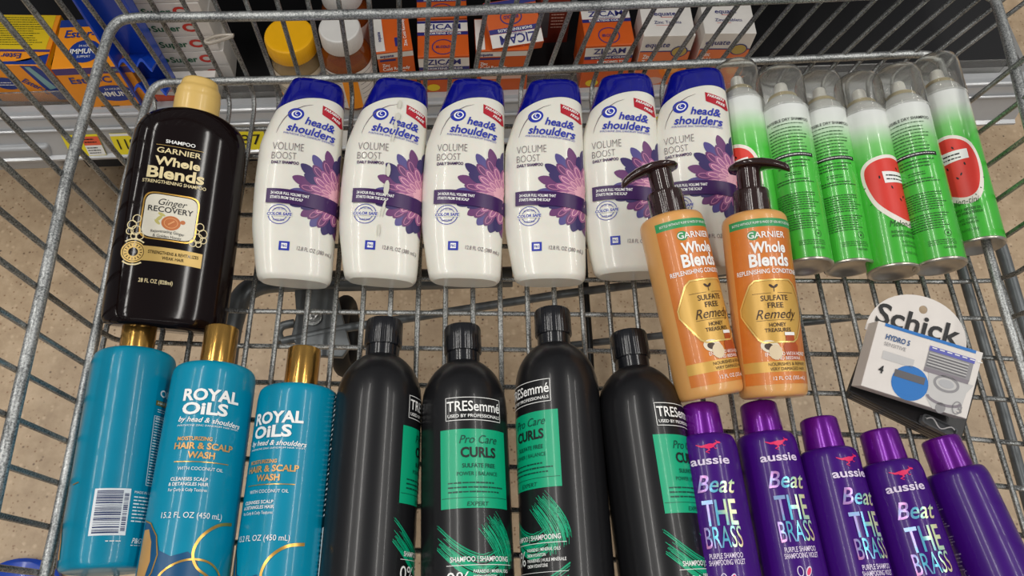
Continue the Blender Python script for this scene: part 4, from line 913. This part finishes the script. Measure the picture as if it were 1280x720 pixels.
# lightness of print is its own; helper faces
def zicam(lb, px, py, w, d, h, **k):
    base_c[0] = org; r_, f, t, s_ = carton(lb, px, py, w, d, h, group=None, **k)
    W = w / 2 - .02
    f.grid(-W, W, h - 2.0, h - .35, wc, 1); f.text('ZICAM', 0, h - 1.05, .95, nav, w=w * .66, off=.02); f.text('COLD REMEDY', 0, h - 1.78, .28, nav, w=w * .4); f.grid(-W, W, h - 2.6, h - 2.0, nav, 1); f.text('SHORTENS COLDS', 0, h - 2.3, .34, W_, w=w * .72, off=.015)
    f.grid(-W, W, h - 3.6, h - 2.7, redo, 1); f.text('RAPIDMELTS', .4, h - 3.15, .5, W_, w=w * .55, off=.02); f.grid(-W, W, h - 4.6, h - 4.2, nav, 1); f.oval(-w * .25, 1.6, .9, .7, yl, 2); f.oval(w * .25, 1.5, .8, .7, eo, 2)
    t.grid(-W, W, d - .5, d - .1, nav, 1); t.grid(-W, W, d - 2.0, d - .5, wc, 1); t.text('ZICAM', 0, d - 1.15, .9, nav, w=w * .72, off=.02); t.text('COLD REMEDY', 0, d - 1.85, .24, nav, w=w * .4); t.grid(-W, W, d - 2.6, d - 2.05, nav, 1); t.text('SHORTENS COLDS', 0, d - 2.32, .32, W_, w=w * .72, off=.015)
    t.ring(0, d * .22 + .2, w * .21, .14, nav, 2, rz=d * .2); t.text('85.COLD', 0, d * .22 + .2, .4, nav, w=w * .28, off=.02)
    f.build('front_print', r_); t.build('top_print', r_); return r_
zicam('orange and white cold remedy carton directly behind the third white bottle', 558, 118, 6.8, 6.2, 7.8)
zicam('orange cold remedy carton at the back, its far half cut by the upper rail', 0, 0, 6.8, 5.6, 7.8, base=at(558, 118, DK) + SY * .066 + SX * .000)
zicam('orange and white cold remedy carton left of the two white topped cartons', 752, 112, 6.6, 6.6, 9.0, yaw=1)
# store brand cartons
def eqz(lb, px, py, w, d, h, **k):
    base_c[0] = org; r_, f, t, s_ = carton(lb, px, py, w, d, h, **k); W = w / 2 - .02
    f.grid(-W, W, h - 1.1, h - .2, wc, 1); f.text('equate', -W + .4, h - .65, .5, nav, w=1.8, al='L', off=.02); f.grid(-W + .3, 0, h - 1.7, h - 1.35, nav, 1)
    f.text('Zinc', -W + .5, h - 2.4, .55, W_, w=1.0, al='L', off=.02); f.text('Cold Remedy', -W + .5, h - 3.15, .55, W_, w=min(w - 1, 3.6), al='L', off=.02); f.micro(-W + .5, W - .6, h - 3.6, h - 4.0, 1, W_); f.grid(-W + .6, W - .6, h - 5.6, h - 4.6, pink, 1)
    t.grid(-W, -W + 1.2, .2, d - .2, wc, 1); t.text('equate', -W + .6, d * .4, .45, nav, w=1.7, rot=90, off=.02); t.text('Zinc Cold Remedy', W - .8, d * .45, .38, W_, w=d * .7, rot=90, off=.01); t.grid(.2, .7, .8, 2.3, nav, 1)
    f.build('front_print', r_); t.build('top_print', r_); return r_
eqz('narrow orange store brand cold remedy carton right of the amber bottles', 502, 120, 4.8, 6.6, 9.0, yaw=6)
eqz('wide orange store brand carton under the tilted cold remedy carton', 627, 116, 7.0, 5.6, 8.6)
base_c[0] = org
# tilted carton, upside down on top
rt, f, t, s_ = carton('cold remedy carton lying upside down across the wide orange carton', 0, 0, 7.0, 2.2, 6.4, base=at(648, 57, DK + .09) , yaw=9, lean=-70)
f.grid(-3.45, 3.45, .1, 1.9, wc, 1); f.text('ZICAM', .2, 1.0, 1.2, nav, w=4.9, off=.02, rot=180); f.text('COLD REMEDY', 0, 1.75, .26, nav, w=2.6, rot=180); f.grid(-3.45, 3.45, 1.95, 2.6, nav, 1); f.text('SHORTENS COLDS', 0, 2.28, .34, W_, w=4.6, rot=180, off=.015)
f.ring(-.2, 4.0, 1.4, .16, nav, 2, rz=1.0); f.text('85.COLD', -.2, 4.0, .45, nav, w=2.0, rot=180, off=.02); f.grid(-3.45, 3.45, 5.6, 6.3, nav, 1); f.build('front_print', rt)
mrn = mat('carton maroon', (120, 44, 30), .45); base_c[0] = mrn
r_, f, t, s_ = carton('dark red carton set deep on the shelf, right of the tilted carton', 0, 0, 4.2, 5, 7.0, base=at(697, 108, DK) + SY * .08)
f.micro(-.6, 1.4, 6.0, 3.0, 5, pink); f.grid(-2, -.9, 1.2, 6.5, dgrey, 1); t.grid(-2.0, 2.0, 3.2, 4.9, dgrey, 1); f.build('front_print', r_); t.build('top_print', r_)
def tab(lb, px, py, **k):
    base_c[0] = wc; r_, f, t, s_ = carton(lb, px, py, 6.9, 5.4, 10.3, **k); W = 3.43
    f0 = f.fn; f.fn = lambda x, z, off: f0(x, z * 1.24, off)
    f.grid(-W, W, .05, 5.9, cor, 1); f.grid(-W, W, 5.9, 6.05, nav, 2); f.text('equate', -1.3, 7.0, .7, nav, w=3.3, shear=.15, off=.01); f.oval(1.9, 5.9, 1.15, .85, nav, 3); f.oval(1.9, 5.9, 1.0, .72, mat('olive gold ink', (186, 160, 84), .4), 4)
    f.text('Zinc', -2.9, 5.2, .6, W_, w=1.1, al='L', off=.02); f.text('Tablets', -2.9, 4.35, .6, W_, w=2.3, al='L', off=.02); f.micro(-2.9, -.6, 3.8, 3.4, 1, W_); f.oval(1.8, 3.0, 1.9, 1.4, mat('orange fruit ink', (240, 128, 30), .4), 2); f.oval(1.6, 3.2, 1.0, .7, mat('pale orange ink', (246, 172, 90), .4), 3); f.oval(-.5, 1.2, 1.3, .6, pink, 2)
    t.text('equate', -.2, 3.8, .7, nav, w=2.9, off=.01); t.line([(-.8, 3.2), (.8, 3.2)], .08, rd); t.text('Zinc Tablets', 0, 2.3, .5, nav, w=3.6); t.line([(-1.6, 1.8), (.3, 1.8)], .05, rd)
    s_.grid(.1, 5.3, .1, 7.4, redo, 1); f.build('front_print', r_); t.build('top_print', r_); s_.build('side_print', r_); return r_
tab('left one of two white topped zinc tablet cartons', 818, 109, yaw=-1); tab('right one of two white topped zinc tablet cartons, next to the empty black shelf', 888, 106, yaw=-2)
# stack of small white cartons
BASE = at(250, 101, DK + .0015)
for k in range(6):
    base_c[0] = wc
    r_, f, t, s_ = carton(['lowest white vitamin carton of the stack', 'second white vitamin carton up from the bottom of the stack', 'third white vitamin carton up from the bottom of the stack', 'third white vitamin carton from the top of the stack', 'second white vitamin carton from the top of the stack', 'topmost white vitamin carton of the stack'][k] + ' behind the blue holder', 0, 0, 9.6, 5.4, 2.85, base=BASE + Vector((0, 0, .0289 * k)) + SX * random.uniform(-.002, .002), yaw=random.uniform(-1, 1), name='vitamin_carton', group='stack of white vitamin cartons')
    f.text('Super', -2.6, 1.55, 1.0, gr, w=3.6, al='L', off=.02); f.text('C', 1.25, 1.6, 1.25, rd, w=1.6, al='L', off=.05); f.oval(-3.3, 1.5, .5, .4, gr, 2); f.line([(-4.7, .4), (4.7, .4)], .05, lgrey); f.build('front_print', r_)
base_c[0] = wc
r_, f, t, s_ = carton('low white and red carton in front of the white stack', 238, 128, 8.6, 2.6, 3.4, name='vitamin_carton')
f.grid(-4.25, 4.25, .05, 1.6, mat('carton salmon', (214, 96, 70), .4), 1); f.line([(-4.2, 1.8), (-1, 1.3), (1, 2.0), (4.2, 1.6)], .35, redo, 2); f.micro(-2.5, 1.5, 2.9, 2.4, 2, redo); f.build('front_print', r_)
# amber orange cartons
base_c[0] = eo
r_, f, t, s_ = carton('amber orange vitamin carton with a blue oval badge, beside the blue holder', 148, 136, 9.6, 8.2, 8.4, yaw=1, name='vitamin_carton')
f.grid(-4.78, 4.78, 7.2, 8.38, mat('carton violet', (74, 58, 122), .4), 1); f.text('24 HOUR', 1.8, 7.8, .5, mat('pale teal ink', (150, 190, 170), .4), w=3.0); f.text('Ester-C', -3.6, 6.1, 1.15, bl, w=5.2, al='L', off=.02, shear=.1); f.oval(1.0, 3.3, 2.7, 1.6, bl, 2); f.text('IMMUNE', 1.0, 3.2, .9, W_, w=4.2, off=.02); f.text('24 HOUR', 1.0, 4.2, .4, W_, w=2.0); f.oval(3.4, .7, .6, .3, K_, 2); f.micro(-2, .5, .9, .5, 1, K_)
t.grid(-4.78, 4.78, 6.9, 8.15, bl, 1); t.text('Ester-C', -3.9, 5.7, 1.2, bl, w=5.0, al='L', off=.02, shear=.1); t.oval(-1.0, 2.7, 2.0, 1.9, bl, 2); t.text('IMMUNE', -1.0, 2.7, .8, W_, w=3.6, off=.02); t.text('24 HOUR', -1.0, 3.6, .35, W_, w=1.7); t.text('SUPPORT', -1.0, 1.8, .35, W_, w=1.7)
f.build('front_print', r_); t.build('top_print', r_)
r_, f, t, s_ = carton('amber orange vitamin carton with a yellow text panel on top, at the far left', 48, 127, 9.6, 8.6, 7.4, yaw=-3, name='vitamin_carton')
f.oval(-2.2, 3.8, 1.7, 1.2, bl, 2); f.micro(-3.2, -1.2, 4.2, 3.3, 2, W_, 3); f.text('Ester-C', .4, 4.6, 1.0, bl, w=3.4, al='L', rot=-48, shear=.1, off=.02); f.poly([(1.4, 7.3), (3.4, 7.3), (4.75, 4.8), (4.75, .6), (3.2, .6), (2.2, 3.2)], bl, 1); f.poly([(1.9, 7.1), (2.6, 7.1), (4.0, 3.0), (3.0, 2.6)], mat('pale aqua ink', (130, 176, 180), .4), 2)
t.grid(-4.7, 4.2, 2.6, 8.5, yl, 1); t.micro(-4.4, 3.9, 8.2, 3.2, 13, mat('olive ink', (90, 92, 20), .5), fill=.35); t.grid(-4.78, 4.78, 2.2, 2.6, mat('carton violet', (74, 58, 122), .4), 2); t.text('Ester', 0, 1.5, .8, nav, w=2.6, rot=180, off=.02); t.poly([(-4.78, .1), (4.78, .1), (4.78, 1.9), (2.2, .7), (-4.78, .35)], bl, 2)
s_.grid(.3, 8.4, .3, 7.2, yl, 1); s_.micro(.8, 4.2, 6.8, 1.0, 10, mat('olive ink', (90, 92, 20), .5), fill=.3); s_.grid(4.6, 7.8, 1.2, 6.0, pink, 2); s_.micro(4.9, 7.5, 5.6, 1.6, 6, rd)
f.build('front_print', r_); t.build('top_print', r_); s_.build('side_print', r_)
base_c[0] = eo
# blue scalloped holder
bh = thing('blue_display_holder', 'tall bright blue plastic holder with wavy lips, standing between the orange and the white cartons', 'display holder')
bb = mat('bright blue plastic', (18, 66, 176), .3, coat=.3); o0 = at(205, 127, DK + .002); bh.matrix_world = Matrix.Translation(o0) @ Matrix.Rotation(ANG, 4, 'Z')
mb = MB(); mb.box(-.026, .026, .012, .015, 0, .34, bb); mb.box(-.026, -.023, -.014, .015, 0, .34, bb); mb.box(.023, .026, -.004, .015, 0, .34, bb); mb.box(-.026, .026, -.014, .015, 0, .002, bb); mb.build('holder_channel', bh, bevel=.0008)
for zz in (.035, .082):
    mb = MB(); rows = []
    for k in range(41):
        x = -.014 + .040 * k / 40; wv = .0045 * math.sin(k / 40 * PI * 3.5); rows.append([Vector((x, -.024 + wv, zz + .022 + wv)), Vector((x, .013, zz)), Vector((x, .013, zz - .003)), Vector((x, -.027 + wv, zz + .019 + wv))])
    mb.loft(rows, bb); mb.build('wavy_lip', bh)
# jars
def jar(lb, px, py, r, hb, body, capc, cr, ch, z=DK, label=True):
    root = thing('vitamin_bottle', lb, 'vitamin bottle'); root.location = at(px, py, z) if not isinstance(px, Vector) else px
    mb = MB(); mb.lathe([(a * CM, b * CM) for a, b in [(r * .86, 0), (r * .97, .2), (r, .7), (r, hb * .72), (r * .97, hb * .8), (r * .85, hb * .9), (cr * .92, hb * .97), (cr * .9, hb + .3)]], body, n=48); mb.build('bottle_body', root)
    mb = MB(); mb.lathe([(a * CM, b * CM) for a, b in [(cr, hb), (cr * 1.02, hb + .15), (cr * 1.0, hb + ch - .3), (cr * .96, hb + ch - .08), (cr * .88, hb + ch), (cr * .8, hb + ch - .06), (.01, hb + ch - .08)]], capc, n=180, flute=60, fa=.015); mb.build('screw_cap', root)
    sf = Surf([(0, 0, r, r, 2), (hb, 0, r, r, 2)]); D = Decal(sf.arc, base=.03)
    return root, D
yc = mat('yellow cap plastic', (238, 176, 20), .4); wcap = mat('white cap plastic', (214, 212, 208), .45); amb = mat('amber translucent plastic', (168, 84, 30), .12, trans=.55, coat=.4); clr = mat('straw clear plastic', (196, 168, 120), .12, trans=.5, coat=.3)
r_, D = jar('clear vitamin jar with a yellow cap, behind the first white bottle', 384, 113, 3.3, 8.6, clr, yc, 3.15, 2.4)
D.grid(-8, 8, .6, 6.4, mat('jar label cream', (226, 214, 190), .4), 0); D.grid(.3, 5, 3.2, 5.6, lgrey, 1); D.micro(.6, 4.6, 5.4, 3.4, 5, bl); D.grid(-6, 0, .8, 1.8, eo, 1); D.micro(-5, -.5, 4.2, 2.2, 4, K_); D.build('jar_label', r_)
r_, D = jar('amber vitamin bottle with a white cap, in the front row beside the yellow capped jar', 444, 116, 3.35, 10.3, amb, wcap, 2.6, 2.5)
D.grid(-9, 9, .8, 7.7, wc, 0); D.text('Supplement Facts', -2.2, 7.3, .4, K_, w=3.0, off=.02); D.grid(-.4, 1.6, .8, 7.7, eo, 1)
for k in range(6): D.line([(-5, 6.7 - k * .9), (-.6, 6.7 - k * .9)], .07, K_, 1); D.line([(1.9, 7.0 - k * .9), (5, 7.0 - k * .9)], .07, K_, 1); 
D.micro(-4.8, -.8, 5.3, 1.4, 8, dgrey, fill=.3); D.build('bottle_label', r_)
r_, D = jar('amber vitamin bottle with a white cap, in the second row against the upper rail', at(444, 116, DK) + SY * .072 + SX * -.002, 0, 3.35, 10.3, amb, wcap, 2.6, 2.5)
D.grid(-9, 9, .8, 7.7, wc, 0); D.build('bottle_label', r_)
# blue scrap at the lower left corner, lying outside the basket
o0 = at(30, 732, .0); mb = MB(); mb.loft([[Vector((.055 * sx * math.cos(2 * PI * k / 28), .035 * sx * math.sin(2 * PI * k / 28), z)) for k in range(28)] for z, sx in ((0, .9), (.004, 1), (.012, 1), (.016, .85))], bb)
bg = mb.build('blue_plastic_piece'); bg.location = o0; tag(bg, 'dark blue plastic piece peeping in at the bottom left corner', 'plastic piece')

# ================================================================== LIGHT
def area(name, loc, sx, sy, power, rot=(0, 0, 0), col=(1, .97, .92)):
    l = bpy.data.lights.new(name, 'AREA'); l.shape = 'RECTANGLE'; l.size = sx; l.size_y = sy; l.energy = power; l.color = col
    o = bpy.data.objects.new(name, l); COL.objects.link(o); o.location = loc; o.rotation_euler = rot; return o
for k, x in enumerate((-2.4, -1.1, 1.5, 2.8)):
    area('ceiling_tube', (x, .1, 3.3), .14, 3.6, 32)
area('ceiling_tube', (0, -2.6, 3.0), 3.5, .2, 30, rot=(R(-35), 0, 0))
w = bpy.data.worlds.new('store light'); SC.world = w; w.use_nodes = True
w.node_tree.nodes['Background'].inputs[0].default_value = (.95, .96, 1, 1); w.node_tree.nodes['Background'].inputs[1].default_value = .19
SC.view_settings.view_transform = 'Standard'; SC.view_settings.look = 'None'; SC.view_settings.gamma = 1; SC.view_settings.exposure = 0.26
SC.view_settings.use_curve_mapping = False
